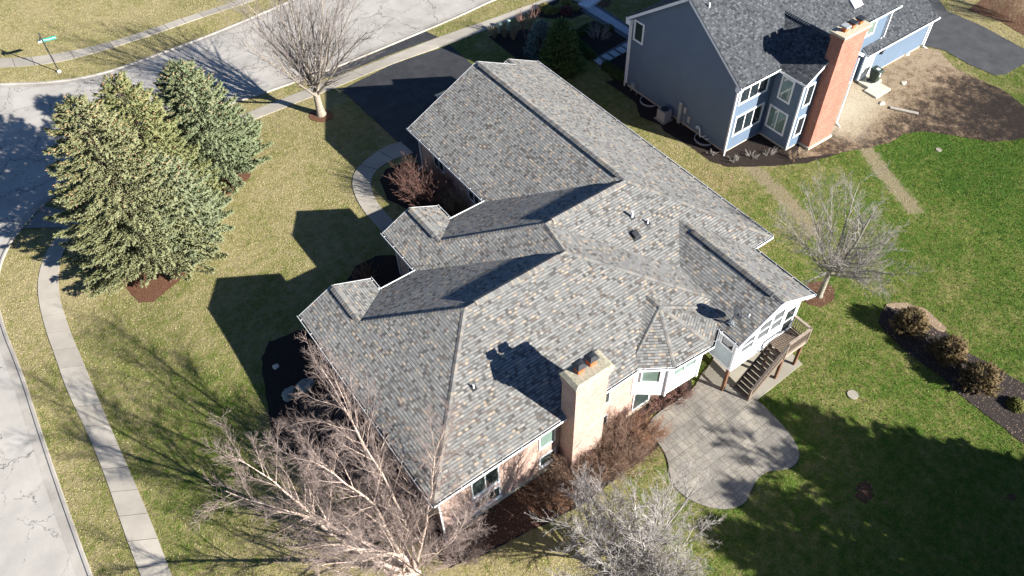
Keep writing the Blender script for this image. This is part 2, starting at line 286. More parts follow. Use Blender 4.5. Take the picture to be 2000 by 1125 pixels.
# children are modelled in world coordinates and parented under an Empty that stands at the thing's base
def chaikin(pts, it=2, closed=True):
    for _ in range(it):
        out = []; n = len(pts)
        for i in range(n if closed else n-1):
            a, b = pts[i], pts[(i+1) % n]; out += [(a[0]*.75+b[0]*.25, a[1]*.75+b[1]*.25), (a[0]*.25+b[0]*.75, a[1]*.25+b[1]*.75)]
        pts = out if closed else [pts[0]]+out+[pts[-1]]
    return pts
def setattr_f(me, name, vals):
    a = me.attributes.new(name, 'FLOAT', 'POINT'); a.data.foreach_set('value', np.asarray(vals, float))
EXCL = []
def drape(name, xy, off, mat, jit=0, smooth=0, step=.6, attrs=None, rim=True, kind='structure', seed=1):
    rng = random.Random(seed)
    if 'soil_patch' not in name: EXCL.append(np.array(xy))
    if smooth: xy = chaikin(xy, smooth)
    if jit:
        out = []
        for i in range(len(xy)):
            a, b = xy[i], xy[(i+1) % len(xy)]; L = math.hypot(b[0]-a[0], b[1]-a[1]); k = max(1, int(L/.3))
            for j in range(k): t = j/k; out.append((a[0]+(b[0]-a[0])*t+rng.uniform(-jit, jit), a[1]+(b[1]-a[1])*t+rng.uniform(-jit, jit)))
        xy = out
    bm = bmesh.new(); vs = [bm.verts.new((x, y, 0)) for x, y in xy]; f = bm.faces.new(vs); f.normal_update()
    if f.normal.z < 0: f.normal_flip()
    bmesh.ops.triangulate(bm, faces=bm.faces[:], ngon_method='EAR_CLIP')
    xs = [p[0] for p in xy]; ys = [p[1] for p in xy]
    for ax, lo, hi in ((0, min(xs), max(xs)), (1, min(ys), max(ys))):
        k = math.ceil(lo/step)*step
        while k < hi:
            co = (k, 0, 0) if ax == 0 else (0, k, 0); no = (1, 0, 0) if ax == 0 else (0, 1, 0)
            bmesh.ops.bisect_plane(bm, geom=bm.verts[:]+bm.edges[:]+bm.faces[:], dist=1e-5, plane_co=co, plane_no=no); k += step
    bmesh.ops.triangulate(bm, faces=bm.faces[:])
    me = bpy.data.meshes.new(name); bm.to_mesh(me); bm.free()
    n = len(me.vertices); co = np.zeros(n*3); me.vertices.foreach_get('co', co); co = co.reshape(-1, 3); co[:, 2] = H(co[:, 0], co[:, 1])+off
    me.vertices.foreach_set('co', co.ravel()); me.materials.append(mat); me.update()
    for k_, fn in (attrs or {}).items(): setattr_f(me, k_, fn(co[:, 0], co[:, 1]))
    o = bpy.data.objects.new(name, me); COL.objects.link(o)
    return tag(o, kind=kind)
def kern(pts, base, sig):
    P = np.array([(*G(px, py)[:2], v, s) for px, py, v, s in pts])
    def fn(x, y):
        d2 = (x[:, None]-P[None, :, 0])**2+(y[:, None]-P[None, :, 1])**2; k = np.exp(-d2/(2*(sig*P[None, :, 3])**2)); return (base*.05+(k*P[None, :, 2]).sum(1))/(.05+k.sum(1))
    return fn

# ================================================================== GROUND
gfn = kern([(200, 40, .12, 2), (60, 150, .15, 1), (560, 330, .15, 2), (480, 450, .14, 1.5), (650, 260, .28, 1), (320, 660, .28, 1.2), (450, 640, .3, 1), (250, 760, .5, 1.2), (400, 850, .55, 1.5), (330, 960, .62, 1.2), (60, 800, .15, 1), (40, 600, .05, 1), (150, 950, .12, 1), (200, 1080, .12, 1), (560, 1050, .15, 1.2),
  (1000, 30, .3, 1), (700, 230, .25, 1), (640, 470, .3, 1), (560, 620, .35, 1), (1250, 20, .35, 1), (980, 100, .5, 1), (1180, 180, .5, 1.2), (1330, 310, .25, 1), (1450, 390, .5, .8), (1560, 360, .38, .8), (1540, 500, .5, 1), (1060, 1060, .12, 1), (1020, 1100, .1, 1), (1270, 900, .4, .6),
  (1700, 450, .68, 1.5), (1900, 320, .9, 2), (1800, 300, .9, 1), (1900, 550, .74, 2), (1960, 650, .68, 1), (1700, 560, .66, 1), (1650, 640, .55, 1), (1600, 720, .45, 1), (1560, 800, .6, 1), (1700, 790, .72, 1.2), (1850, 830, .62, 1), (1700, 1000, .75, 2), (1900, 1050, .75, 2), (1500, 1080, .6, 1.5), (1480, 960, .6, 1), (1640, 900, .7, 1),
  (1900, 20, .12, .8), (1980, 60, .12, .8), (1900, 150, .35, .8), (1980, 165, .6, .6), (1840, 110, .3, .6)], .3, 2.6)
lfn = kern([(1390, 350, 1.0, .5), (1430, 390, .8, .5), (1360, 320, .6, .5), (1530, 560, .5, .5), (1300, 300, 0, 1), (1500, 400, 0, .6), (1520, 350, 0, .5), (1600, 640, 0, .8), (700, 700, 0, 3), (1800, 600, 0, 3), (600, 300, 0, 4), (1480, 500, .5, .5), (1500, 620, 0, 1)], 0, 2.0)
def seglines(lines, wd):
    S = [(np.array(G(*a)[:2]), np.array(G(*b)[:2])) for l in lines for a, b in zip(l[:-1], l[1:])]
    def fn(x, y):
        P = np.stack([x, y], 1); best = np.full(len(x), 1e9)
        for a, b in S: d = b-a; t = np.clip(((P-a)@d)/(d@d), 0, 1); best = np.minimum(best, np.linalg.norm(P-a-t[:, None]*d, axis=1))
        return np.clip(1.35-best/wd, 0, 1)
    return fn
sfn = seglines([[(1462, 322), (1500, 355), (1545, 400), (1592, 452)], [(1690, 288), (1722, 335), (1785, 408)]], .75)
gx = np.concatenate([[-900, -400, -150, -80, -60, -50], np.arange(-42, 76.1, .5), [90, 120, 200, 450, 900]]); gy = np.concatenate([[-900, -400, -150, -90, -65], np.arange(-54, 84.1, .6), [100, 130, 200, 450, 900]])
XX, YY = np.meshgrid(gx, gy); ZZ = H(XX, YY); nx, ny = len(gx), len(gy)
vv = np.stack([XX.ravel(), YY.ravel(), ZZ.ravel()], 1); idx = np.arange(nx*ny).reshape(ny, nx)
ff = np.stack([idx[:-1, :-1].ravel(), idx[:-1, 1:].ravel(), idx[1:, 1:].ravel(), idx[1:, :-1].ravel()], 1)
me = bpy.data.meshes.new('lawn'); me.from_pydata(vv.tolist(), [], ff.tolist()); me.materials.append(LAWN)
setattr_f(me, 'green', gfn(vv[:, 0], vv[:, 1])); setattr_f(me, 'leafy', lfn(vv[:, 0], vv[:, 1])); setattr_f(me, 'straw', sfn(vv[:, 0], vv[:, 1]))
lawn = bpy.data.objects.new('lawn', me); COL.objects.link(lawn); tag(lawn, kind='structure')

NC = [(-420, 190), (-150, 172), (0, 167), (110, 163), (200, 147), (300, 112), (400, 75), (480, 42), (560, 8), (650, -32), (800, -100), (1000, -190)]
SCB = [(1200, -90), (1080, -47), (960, 0), (900, 29), (830, 59), (740, 96), (650, 133), (560, 165), (480, 192), (400, 218), (300, 255), (215, 298), (160, 335), (118, 370), (75, 405), (30, 455), (0, 503), (-14, 570), (0, 640), (38, 731), (75, 850), (115, 969), (171, 1125), (215, 1240), (260, 1360)]
nc = chaikin(GX(NC), 2, False); sc_ = chaikin(GX(SCB), 2, False)
drape('street', nc+sc_+GX([(0, 1500), (-500, 1250), (-900, 700), (-900, 300)]), .03, STREETM, step=1.2)
def curb(name, pl, side):
    m = MB(); prof = [(-.42, .036), (-.02, .030), (.05, .10), (.17, .105), (.21, .0)]; pl = [np.array(p) for p in pl]; rows = []
    for i, p in enumerate(pl):
        d = pl[min(i+1, len(pl)-1)]-pl[max(i-1, 0)]; d /= np.linalg.norm(d); n = np.array([-d[1], d[0]])*side
        rows.append([(*(p+n*a), H(*(p+n*a))+z) for a, z in prof])
    k = len(prof); m.raw([q for r in rows for q in r], [((i*k+j), (i*k+j+1), (i+1)*k+j+1, (i+1)*k+j)[::side*-1] for i in range(len(rows)-1) for j in range(k-1)])
    o = m.build(name, CURBM); return tag(o, kind='structure')
curb('curb', nc, 1); curb('curb', sc_, 1)
# sidewalks as separate poured slabs
def slabs(name, L, R, mat, length=1.5, off=.045, sm=2, gap=.02, seed=0):
    rng = random.Random(seed); L = chaikin(GX(L), sm, False); R = chaikin(GX(R), sm, False)
    def res(pl, n):
        P = np.array(pl); s = np.concatenate([[0], np.cumsum(np.linalg.norm(np.diff(P, axis=0), axis=1))]); t = np.linspace(0, s[-1], n); return np.stack([np.interp(t, s, P[:, i]) for i in (0, 1)], 1)
    tot = np.linalg.norm(np.diff(np.array(L), axis=0), axis=1).sum(); n = max(2, int(tot/length)+1); sub = 3
    A, B = res(L, (n-1)*sub+1), res(R, (n-1)*sub+1); EXCL.append(np.concatenate([A, B[::-1]])); m = MB(); rnd = []
    for i in range(n-1):
        q = rng.random(); a, b = A[i*sub:(i+1)*sub+1].copy(), B[i*sub:(i+1)*sub+1].copy()
        for P in (a, b):
            d = P[1]-P[0]; P[0] += d/np.linalg.norm(d)*gap; d = P[-1]-P[-2]; P[-1] -= d/np.linalg.norm(d)*gap
        top = [(*p, H(*p)+off) for p in a]+[(*p, H(*p)+off) for p in b]; bot = [(x, y, z-.12) for x, y, z in top]; k = sub+1
        fs = [(j, k+j, k+j+1, j+1) for j in range(sub)]+[(j, j+1, 2*k+j+1, 2*k+j) for j in range(sub)]+[(k+j+1, k+j, 3*k+j, 3*k+j+1) for j in range(sub)]+[(k, 0, 2*k, 3*k), (sub, k+sub, 3*k+sub, 2*k+sub)]
        m.raw(top+bot, fs); rnd += [q]*(4*k)
    o = m.build(name, mat)
    if o.data.polygons[0].normal.z < 0: o.data.flip_normals()
    setattr_f(o.data, 'rnd', rnd); return tag(o, kind='structure')
slabs('sidewalk', [(-300, 125), (-100, 118), (0, 115), (70, 112), (140, 101), (210, 84), (280, 63), (350, 38), (420, 16), (469, 0), (600, -55)], [(-300, 142), (-100, 135), (0, 132), (52, 130), (115, 122), (175, 107), (245, 86), (315, 63), (385, 38), (437, 21), (500, 0), (620, -42)], WALKM, seed=1)
slabs('sidewalk', [(1250, -68), (1130, -25), (1052, 3), (950, 41), (853, 75), (750, 115), (650, 155), (560, 190), (480, 222), (350, 275), (250, 335), (170, 395), (122, 444), (86, 500), (74, 545), (75, 587), (91, 650), (108, 695), (131, 764), (175, 853), (210, 941), (245, 1046), (276, 1125), (310, 1220)],
      [(1280, -72), (1160, -30), (1087, 0), (965, 53), (877, 87), (765, 125), (650, 174), (570, 205), (487, 238), (360, 292), (262, 352), (185, 415), (140, 458), (124, 492), (114, 527), (115, 580), (138, 650), (161, 702), (184, 759), (227, 860), (266, 948), (301, 1032), (334, 1120), (370, 1215)], WALKM, seed=2)
drape('ramp_pavement', GX([(86, 403), (124, 412), (150, 445), (48, 446)]), .05, WALKG)
drape('driveway', GX([(667, 176), (765, 127), (879, 89), (1000, 190), (920, 260), (820, 320)]), .035, ASPH, jit=.02)
drape('driveway_apron', GX([(620, 148), (740, 101), (832, 62), (856, 73), (750, 112), (652, 152)]), .035, ASPH)
slabs('walkway', [(783, 277), (750, 287), (718, 309), (692, 335), (686, 362), (702, 403), (742, 450), (775, 480)], [(808, 299), (775, 308), (741, 326), (723, 350), (727, 377), (740, 402), (772, 436), (795, 462)], WALKM, 1.6, seed=3)
PSM = dict(jit=.04)
drape('mulch_bed', GX([(240, 555), (272, 592), (300, 590), (346, 552), (396, 503), (407, 462), (398, 432), (412, 396), (455, 376), (488, 347), (500, 300), (470, 220), (380, 190), (200, 260), (130, 400), (150, 500)]), .025, MULCHR, **PSM)
drape('mulch_bed', GX([(512, 700), (525, 668), (600, 640), (680, 690), (800, 900), (868, 1049), (930, 1005), (1084, 906), (1100, 890), (1215, 790), (1280, 765), (1350, 742), (1352, 760), (1258, 822), (1262, 845), (1288, 872), (1262, 893), (1210, 930), (1140, 985), (1070, 1021), (1024, 1042), (986, 1063), (940, 1085), (880, 1110), (760, 1020), (640, 930), (545, 885), (530, 845), (514, 731)]), .025, MULCHD, **PSM)
drape('leafy_mulch_bed', GX([(880, 1052), (984, 974), (1083, 908), (1130, 950), (1120, 990), (1070, 1019), (1024, 1040), (986, 1061), (930, 1080)]), .04, MULCHB, **PSM)
drape('mulch_bed', GX([(742, 352), (755, 330), (790, 318), (830, 318), (935, 395), (880, 425), (800, 412), (757, 390)]), .025, MULCHD, **PSM)
drape('mulch_bed', GX([(678, 548), (695, 520), (735, 500), (770, 498), (815, 530), (750, 575)]), .025, MULCHD, **PSM)
def blob(cx, cy, rx, ry, n=18): return GX([(cx+rx*cos(2*pi*i/n), cy+ry*sin(2*pi*i/n)) for i in range(n)])
drape('tree_ring_mulch', blob(1598, 574, 33, 25), .03, MULCHB, **PSM); drape('tree_ring_mulch', blob(627, 226, 24, 13), .03, MULCHR, **PSM)
drape('mulch_bed', chaikin(GX([(1716, 634), (1716, 618), (1730, 598), (1755, 592), (1790, 598), (1822, 618), (1846, 646), (1878, 682), (1916, 702), (1948, 720), (2000, 751), (2150, 850), (2200, 950), (2080, 925), (1996, 864), (1923, 808), (1874, 770), (1832, 731), (1790, 703), (1752, 672)]), 1), .03, MULCHG, **PSM)
drape('mulch_bed', GX([(1182, 160), (1212, 180), (1241, 200), (1250, 228), (1290, 245), (1298, 258), (1349, 287), (1387, 315), (1422, 327), (1510, 325), (1580, 318), (1640, 300), (1600, 275), (1480, 260), (1420, 280), (1222, 150)]), .025, MULCHD, **PSM)
drape('mulch_bed', GX([(955, 72), (985, 60), (1060, 55), (1100, 90), (1128, 128), (1124, 148), (1095, 158), (1060, 150), (1000, 108)]), .025, MULCHD, **PSM)
drape('mulch_bed', GX([(1043, 22), (1065, 6), (1105, -6), (1140, 14), (1144, 26), (1120, 36), (1085, 38), (1055, 34)]), .025, MULCHD, **PSM)
drape('mulch_bed', GX([(1116, 70), (1160, 40), (1232, 78), (1232, 150), (1200, 160), (1180, 128), (1150, 108)]), .025, MULCHD, **PSM)
drape('mulch_bed', GX([(1165, 5), (1197, -6), (1190, 12), (1175, 17)]), .025, MULCHB, **PSM)
drape('mulch_bed', GX([(1890, 20), (1950, 40), (2010, 75), (2100, 90), (2000, -10), (1930, -10)]), .025, MULCHB, **PSM)
drape('worn_soil_patch', blob(1688, 960, 18, 22), .012, MULCHB, jit=.1)
drape('worn_soil_patch', blob(1975, 970, 9, 8), .012, MULCHB, jit=.08)
drape('dirt_yard', GX([(1785, 92), (1832, 97), (1860, 130), (1912, 156), (1965, 180), (2000, 208), (2080, 250), (2080, 278), (2000, 271), (1947, 278), (1895, 270), (1846, 262), (1797, 256), (1765, 263), (1737, 280), (1685, 291), (1636, 300), (1560, 310), (1560, 240), (1700, 130)]), .032, DIRT, jit=.06,
      attrs={'dark': kern([(1660, 240, .12, 1), (1730, 180, .22, 1), (1830, 150, .3, 1), (1800, 120, .1, 1), (1700, 215, 0, 1), (1760, 240, .6, .7), (1880, 175, .8, .8), (1940, 220, .85, 1), (1990, 240, .85, 1), (1830, 215, .65, .7), (1700, 268, .6, .7), (1870, 240, .65, .7), (1790, 240, .6, .6), (1650, 288, .6, .7), (1700, 284, .7, .7), (1755, 258, .75, .7), (1800, 240, .7, .7)], .35, 1.6),
             'straw': kern([(1660, 225, .8, .6), (1690, 190, .6, .5), (1650, 250, .4, .5), (1720, 250, 0, .7), (1760, 190, 0, .8), (1830, 150, 0, 1), (1640, 290, 0, .6)], 0, 1.4)})
drape('driveway', GX([(1780, 60), (1740, -40), (1790, -60), (1850, 22), (1920, 52), (2000, 96), (2080, 140), (2030, 145), (2000, 125), (1964, 146), (1944, 148), (1892, 126), (1845, 99), (1797, 88)]), .034, ASPH2, jit=.02)
drape('leaf_litter_border', chaikin(GX([(1728, 597), (1750, 590), (1795, 597), (1830, 622), (1850, 646), (1838, 652), (1812, 628), (1785, 608), (1752, 602), (1735, 606)]), 1), .045, MULCHL, jit=.08)
# patio and slab
PT = GX([(1252, 828), (1354, 762), (1364, 742), (1378, 720), (1410, 700), (1450, 760), (1478, 781), (1510, 812), (1545, 850), (1563, 885), (1556, 908), (1535, 918), (1500, 920), (1478, 935), (1464, 965), (1455, 985), (1420, 997), (1375, 990), (1330, 968), (1308, 935), (1305, 900), (1290, 870)])
o = drape('patio', chaikin(PT, 2), .06, PATIO); sld = o.modifiers.new('solid', 'SOLIDIFY'); sld.thickness = .12; sld.offset = -1
o = drape('concrete_slab', GX([(1372, 735), (1392, 756), (1478, 782), (1497, 767), (1566, 712), (1545, 690), (1470, 640), (1400, 690)]), .075, SLABM); sld = o.modifiers.new('solid', 'SOLIDIFY'); sld.thickness = .12; sld.offset = -1
drape('neighbour_walk', GX([(1133, 20), (1163, 8), (1240, 58), (1245, 84), (1232, 82)]), .03, PAVED)
o = drape('neighbour_walk', GX([(1142, 19), (1160, 12), (1238, 63), (1240, 78)]), .05, PAVER)
drape('stepping_path', GX([(1156, 117), (1240, 70), (1240, 92), (1172, 131)]), .03, PAVED)

# ================================================================== MAIN HOUSE
ZR = 2.67
KL, KB, KF, KG, KR = ZR/6, ZR/6.26, ZR/5.65, ZR/5.49, ZR/5.45
R1a = (0, 0, ZR); R1b = (6.07, 0, ZR); R2a = (6.47, 2.17, ZR); R2b = (11.96, 2.19, ZR); R3 = (11.96, 16.5, ZR)
A1 = (-3.92, 6.7, .92); A1b = (-3.92, 3.70, .92); A2 = (2.3, 9.28, .86); A2b = (2.3, 6.03, .86)
house = empty('brick_house', (2, 2, -4.2)); tag(house, 'large pale brick ranch house under a mottled grey shingle roof with hips and gables', 'house')
rf = MB()
for q in [[(-6, -6.26, 0), A1b and (0, 0, ZR), A1b, A1, (-6, 6.7, 0)],
          [A1, A1b, (-1.83, 5.65, 0), (-1.83, 6.7, 0)],
          [(-1.83, 5.65, 0), A1b, R1a, R1b, (.43, 5.65, 0)],
          [(.43, 5.65, 0), R1b, R2a, A2b, A2, (.43, 9.28, 0)],
          [A2, A2b, (4.04, 7.84, 0), (4.04, 9.28, 0)],
          [(4.04, 7.84, 0), A2b, R2a, R2b, (6.47, 7.84, 0)],
          [(6.47, 7.84, 0), R2b, R3, (6.47, 16.5, 0)],
          [R2b, (17.41, -4.07, 0), (17.41, 17.34, 0), (15.0, 17.34, 1.18), (15.0, 16.5, 1.18), R3],
          [(15.0, 17.34, 1.18), (12.6, 17.34, 0), (12.6, 16.5, 0), (15.0, 16.5, 1.18)],
          [R2a, (12.5, -4.07, 0), (17.41, -4.07, 0), R2b],
          [R1b, (12.2, -6.26, 0), (12.5, -4.07, 0), R2a],
          [R1a, (-6, -6.26, 0), (12.2, -6.26, 0), R1b]]: rf.poly(q)
# bay hip roof and porch gable roof run under / over the main planes
ba = (8.39, -4.65, 1.10); bi = (8.35, -3.0, 1.10); b1 = (5.62, -6.24, 0); b2 = (7.11, -7.25, 0); b3 = (9.49, -7.41, 0); b4 = (10.75, -6.58, 0); b5 = (11.6, -4.6, .0)
bk = (6.01, -5.69, .262); rf.poly([(8.35, -3.6, 1.10), bk, ba]); rf.poly([ba, bk, b1, b2]); rf.poly([ba, b2, b3]); rf.poly([ba, b3, b4]); rf.poly([ba, b4, b5, (11.6, -3.0, 0), bi])
pr0 = (13.22, -8.27, 1.362); pr1 = (13.22, -.6, 1.362)
rf.poly([(10.53, -8.27, 0), pr0, pr1, (10.53, -.6, 0)]); rf.poly([pr0, (15.94, -8.27, 0), (15.94, -.6, 0), pr1])
for i, f in enumerate(rf.f):   # every face up
    P = [np.array(rf.v[k]) for k in f]; n = sum((np.cross(P[j]-P[0], P[j+1]-P[0]) for j in range(1, len(P)-1)), np.zeros(3))
    if n[2] < 0: rf.f[i] = f[::-1]
roof = rf.build('roof', ROOF, house)
CAPM2 = NM('ridge_cap_shingles', .9, .15); CAPM2.col(CAPM2.mix(1, CAPM2.ramp(CAPM2.attr('rnd'), [(0, (.205, .2, .19)), (.25, (.155, .155, .15)), (.45, (.26, .235, .2)), (.7, (.18, .165, .15)), (.85, (.22, .22, .21))], 'CONSTANT'), CAPM2.ramp(CAPM2.noise(CAPM2.geo(), 50, 3), [(.3, .8), (.7, 1.15)]), 'MULTIPLY')); CAPM3 = plain('dark_cap_shingles', (.12, .128, .14), .9, .15, .3, 12)
def cap(p0, p1, nA, nB, wd=.13, lift=.012, base=.006, piece=.17, parent=None, mat=None, rng=random.Random(5), name='ridge_cap'):
    p0, p1 = np.array(p0, float), np.array(p1, float); d = p1-p0; L = np.linalg.norm(d); d /= L; m = MB(); rnd = []
    S = []
    for nn in (nA, nB):
        nn = np.array(nn, float); nn /= np.linalg.norm(nn); s = np.cross(nn, d); s /= np.linalg.norm(s)
        if s[2] > 0: s = -s
        if abs(s[2]) < 1e-6: pass
        S.append((s, nn))
    up = np.array([0, 0, 1.]); n = int(L/piece)
    for i in range(n):
        a = p0+d*L*i/n; b = p0+d*L*(i+1.15)/n; q = rng.random()
        for (s, nn) in S:
            e0 = base+lift; e1 = base
            t0, t1 = a+up*(e0+.008), b+up*(e1+.008); u0, u1 = a+s*wd+nn*e0, b+s*wd+nn*e1; g0, g1 = a+s*(wd+.002)-nn*.02, b+s*(wd+.002)-nn*.02
            vs = [t0, u0, u1, t1, g0, g1, a-up*.02]; fs = [(0, 1, 2, 3), (1, 4, 5, 2), (0, 6, 4, 1)]
            m.raw(vs, fs); rnd += [q]*7
    o = m.build(name, mat or CAPM2.m, parent or roof); setattr_f(o.data, 'rnd', rnd); return o
nL, nRt, nF, nB_ = (-KL, 0, 1), (KR, 0, 1), (0, KF, 1), (0, -KB, 1)
VENT = dict(wd=.19, lift=.02, base=.055)
cap(R1a, R1b, nF, nB_); cap((.6, 0, ZR), (5.6, 0, ZR), nF, nB_, **VENT, name='ridge_vent')
cap(R2a, R2b, nF, nB_); cap((6.9, 2.18, ZR), (11.4, 2.19, ZR), nF, nB_, **VENT, name='ridge_vent')
cap(R1b, R2a, nL, nRt); cap(R3, R2b, (-KG, 0, 1), nRt); cap((11.96, 16.1, ZR), (11.96, 2.7, ZR), (-KG, 0, 1), nRt, **VENT, name='ridge_vent')
cap((-6, -6.26, 0), R1a, nL, nB_); cap(A1b, R1a, nL, nF, lift=.018); cap(A2b, R2a, nL, nF, lift=.018); cap(A1, A1b, nL, nRt); cap((A1[0], 6.5, .92), (A1[0], 4.1, .92), nL, nRt, **VENT, name='ridge_vent')
cap(A2, A2b, nL, nRt); cap((A2[0], 9.1, .86), (A2[0], 6.5, .86), nL, nRt, **VENT, name='ridge_vent')
cap((11.35, -5.35, .42), R1b, nRt, nB_); cap((17.41, -4.07, 0), R2b, nRt, nB_); cap((15.0, 17.34, 1.18), (15.0, 16.6, 1.18), nL, nRt)
nbl, nbd, nbb, nbr = (-.4, 0, 1), (-.28, -.42, 1), (.02, -.4, 1), (.25, -.42, 1)
cap(bk, ba, nbl, nbd, wd=.08); cap(b2, ba, nbd, nbb, wd=.1); cap(b3, ba, nbb, nbr, wd=.1); cap(ba, (8.36, -3.75, 1.10), nbl, (.3, 0, 1), wd=.13); cap((10.5, -5.5, .35), ba, nbr, (.4, 0, 1), wd=.1)
cap(pr0, (13.22, -1.5, 1.362), (-.506, 0, 1), (.506, 0, 1)); cap((13.22, -7.6, 1.362), (13.22, -2.0, 1.362), (-.506, 0, 1), (.506, 0, 1), **VENT, name='ridge_vent')

# walls
wl = MB(); FP = [(-5.6, -5.86), (10.93, -5.86), (10.93, -3.67), (17.0, -3.67), (17.0, 16.9), (12.95, 16.9), (12.95, 16.1), (6.87, 16.1), (6.87, 7.44), (3.64, 7.44), (3.64, 8.9), (.83, 8.9), (.83, 5.25), (-2.23, 5.25), (-2.23, 6.3), (-5.6, 6.3)]
wl.prism(FP, -6.2, -.16)
for x0, x1, xa, y, za in ((-5.98, -1.85, -3.92, 6.3, .84), (.45, 4.02, 2.3, 8.9, .78), (6.5, 17.3, 11.96, 16.1, 2.55), (12.65, 17.39, 15.0, 16.9, 1.1)): wl.prism([(0, 0)], 0, 0) if False else wl.poly([(x0, y, -.17), (x1, y, -.17), (xa, y, za)][::-1])
wl.build('wall', BRICK, house)
sf = MB(); EV = [(-6, -6.26), (5.62, -6.26), (7.11, -7.25), (9.49, -7.41), (10.75, -6.58), (10.75, -4.07), (17.41, -4.07), (17.41, 17.34), (12.6, 17.34), (12.6, 16.5), (6.47, 16.5), (6.47, 7.84), (4.04, 7.84), (4.04, 9.28), (.43, 9.28), (.43, 5.65), (-1.83, 5.65), (-1.83, 6.7), (-6, 6.7)]
def inset(p, e): return p
sf.prism([(x*1.0, y*1.0) for x, y in EV], -.17, -.025); sf.build('soffit', WHITE, house)
rk = MB()
def rake(p, q):
    rk = MB(); rk.bar(np.array(p)-np.array((0, 0, .09)), np.array(q)-np.array((0, 0, .09)), .035, .17); rk.build('rake_board', WHITE, house)
for a, b in (((-6, 6.7, 0), A1), (A1, (-1.83, 6.7, 0)), ((.43, 9.28, 0), A2), (A2, (4.04, 9.28, 0)), ((6.47, 16.5, 0), R3), (R3, (15., 16.5, 1.18)), ((15., 17.34, 1.18), (17.41, 17.34, 0)), ((12.6, 17.34, 0), (15., 17.34, 1.18))): rake(a, b)
# gutters: white trough with a mottled dark strip inside and little white straps
def gutter(pts, parent=None, out=.11, mat=WHITE, z=0.0, step=1.15, inner=GUT):
    m, g = MB(), MB(); zt, zb = z-.015, z-.13
    for (p, q) in zip(pts[:-1], pts[1:]):
        p, q = np.array(p, float), np.array(q, float); d = q-p; L = np.linalg.norm(d); d /= L; n = np.array([d[1], -d[0]])
        def V(t, o, zz): P = p+d*t+n*o; return (P[0], P[1], zz)
        m.obox(V(L/2, out, (zt+zb)/2+.012), (*(d*(L/2+out*.45)), 0), (*(n*.009), 0), (0, 0, (zt-zb)/2+.012)); m.obox(V(L/2, out/2, zb), (*(d*(L/2+out*.4)), 0), (*(n*out/2), 0), (0, 0, .008))
        g.poly([V(0, .006, zt-.045), V(L, .006, zt-.045), V(L, out-.01, zt-.045), V(0, out-.01, zt-.045)][::-1])
        k = max(1, int(L/step))
        for i in range(k+1): m.obox(V(L*(i+.3)/(k+.6), out/2, zt+.006), (*(d*.012), 0), (*(n*out*.55), 0), (0, 0, .006))
    o = m.build('gutter', mat, parent or house); gi = g.build('gutter_lining', inner, o); 
    gi.matrix_parent_inverse = Matrix.Identity(4)
    for p_ in gi.data.polygons:
        if p_.normal.z < 0: gi.data.flip_normals(); break
    return o
gutter([(-6, -6.26), (1.15, -6.26)]); gutter([(3.5, -6.26), (5.62, -6.26), (7.11, -7.25), (9.49, -7.41), (10.75, -6.62)])
gutter([(-6, 6.7), (-6, -6.26)]); gutter([(.43, 5.65), (-1.83, 5.65)]); gutter([(-1.83, 5.65), (-1.83, 6.7)]); gutter([(.43, 9.28), (.43, 5.65)]); gutter([(4.04, 7.84), (4.04, 9.28)]); gutter([(6.47, 7.84), (4.04, 7.84)]); gutter([(6.47, 16.5), (6.47, 7.84)])
gutter([(17.41, -4.07), (17.41, 17.34)]); gutter([(15.94, -4.07), (17.41, -4.07)])
def spout(x, y, z0, z1, kick=(0, 0), mat=WHITE, parent=None):
    m = MB(); m.box(x-.045, x+.045, y-.035, y+.035, z1, z0)
    if kick != (0, 0): m.bar((x, y, z1+.05), (x+kick[0], y+kick[1], z1-.12), .09, .07)
    m.build('downspout', mat, parent or house)
spout(-5.66, -5.93, -.1, -4.5, (-.1, -.5)); spout(-5.7, 5.9, -.1, -3.5); spout(.78, 8.7, -.1, -3.2); spout(6.8, 15.9, -.1, -3.0, (-.35, 0)); spout(-6.02, 3.8, -.1, -.6, (.3, 0)); spout(17.05, -3.4, -.1, -4.5); spout(17.06, 16.7, -.1, -3.3); spout(-1.9, 6.36, -.1, -3.4)
fd = MB(); fd.box(-5.64, 1.2, -5.93, -5.8, -5.6, -4.42); fd.box(3.0, 10.9, -5.93, -5.8, -5.8, -5.0); fd.build('foundation', CONCF, house)
def window(parent, o0, u, wd, ht, nrm, panes=1, fr=.07, glass=None, frame=None, sill=False, rail=False):
    o0, u, nrm = np.array(o0, float), np.array(u, float), np.array(nrm, float); u /= np.linalg.norm(u); nrm /= np.linalg.norm(nrm); z = np.array([0, 0, 1.]); m = MB(); c = o0+nrm*.025
    def b(a0, a1, h0, h1, dep=.03): m.obox(c+u*(a0+a1)/2+z*(h0+h1)/2, u*(a1-a0)/2, nrm*dep, z*(h1-h0)/2)
    b(-fr, 0, -fr, ht+fr); b(wd, wd+fr, -fr, ht+fr); b(0, wd, ht, ht+fr); b(0, wd, -fr, 0)
    for i in range(1, panes): b(wd*i/panes-.035, wd*i/panes+.035, 0, ht, .026)
    if rail: b(0, wd, ht*.5-.025, ht*.5+.025, .022)
    if sill: b(-fr-.05, wd+fr+.05, -fr-.08, -fr-.003, .06)
    f = m.build('window', frame or WHITE, parent); g = MB(); P = o0+nrm*.012; g.poly([P, P+u*wd, P+u*wd+z*ht, P+z*ht]); gl = g.build('pane', glass or GLASS, f)
    if np.dot(np.array(gl.data.polygons[0].normal), nrm) < 0: gl.data.flip_normals()
    return f
YB = -5.86; ux, ny_ = (1, 0, 0), (0, -1, 0)
window(house, (-3.87, YB, -2.55), ux, 1.4, 1.35, ny_, 2, sill=True); window(house, (-3.87, YB, -4.1), ux, 1.4, .95, ny_, 2, sill=True)
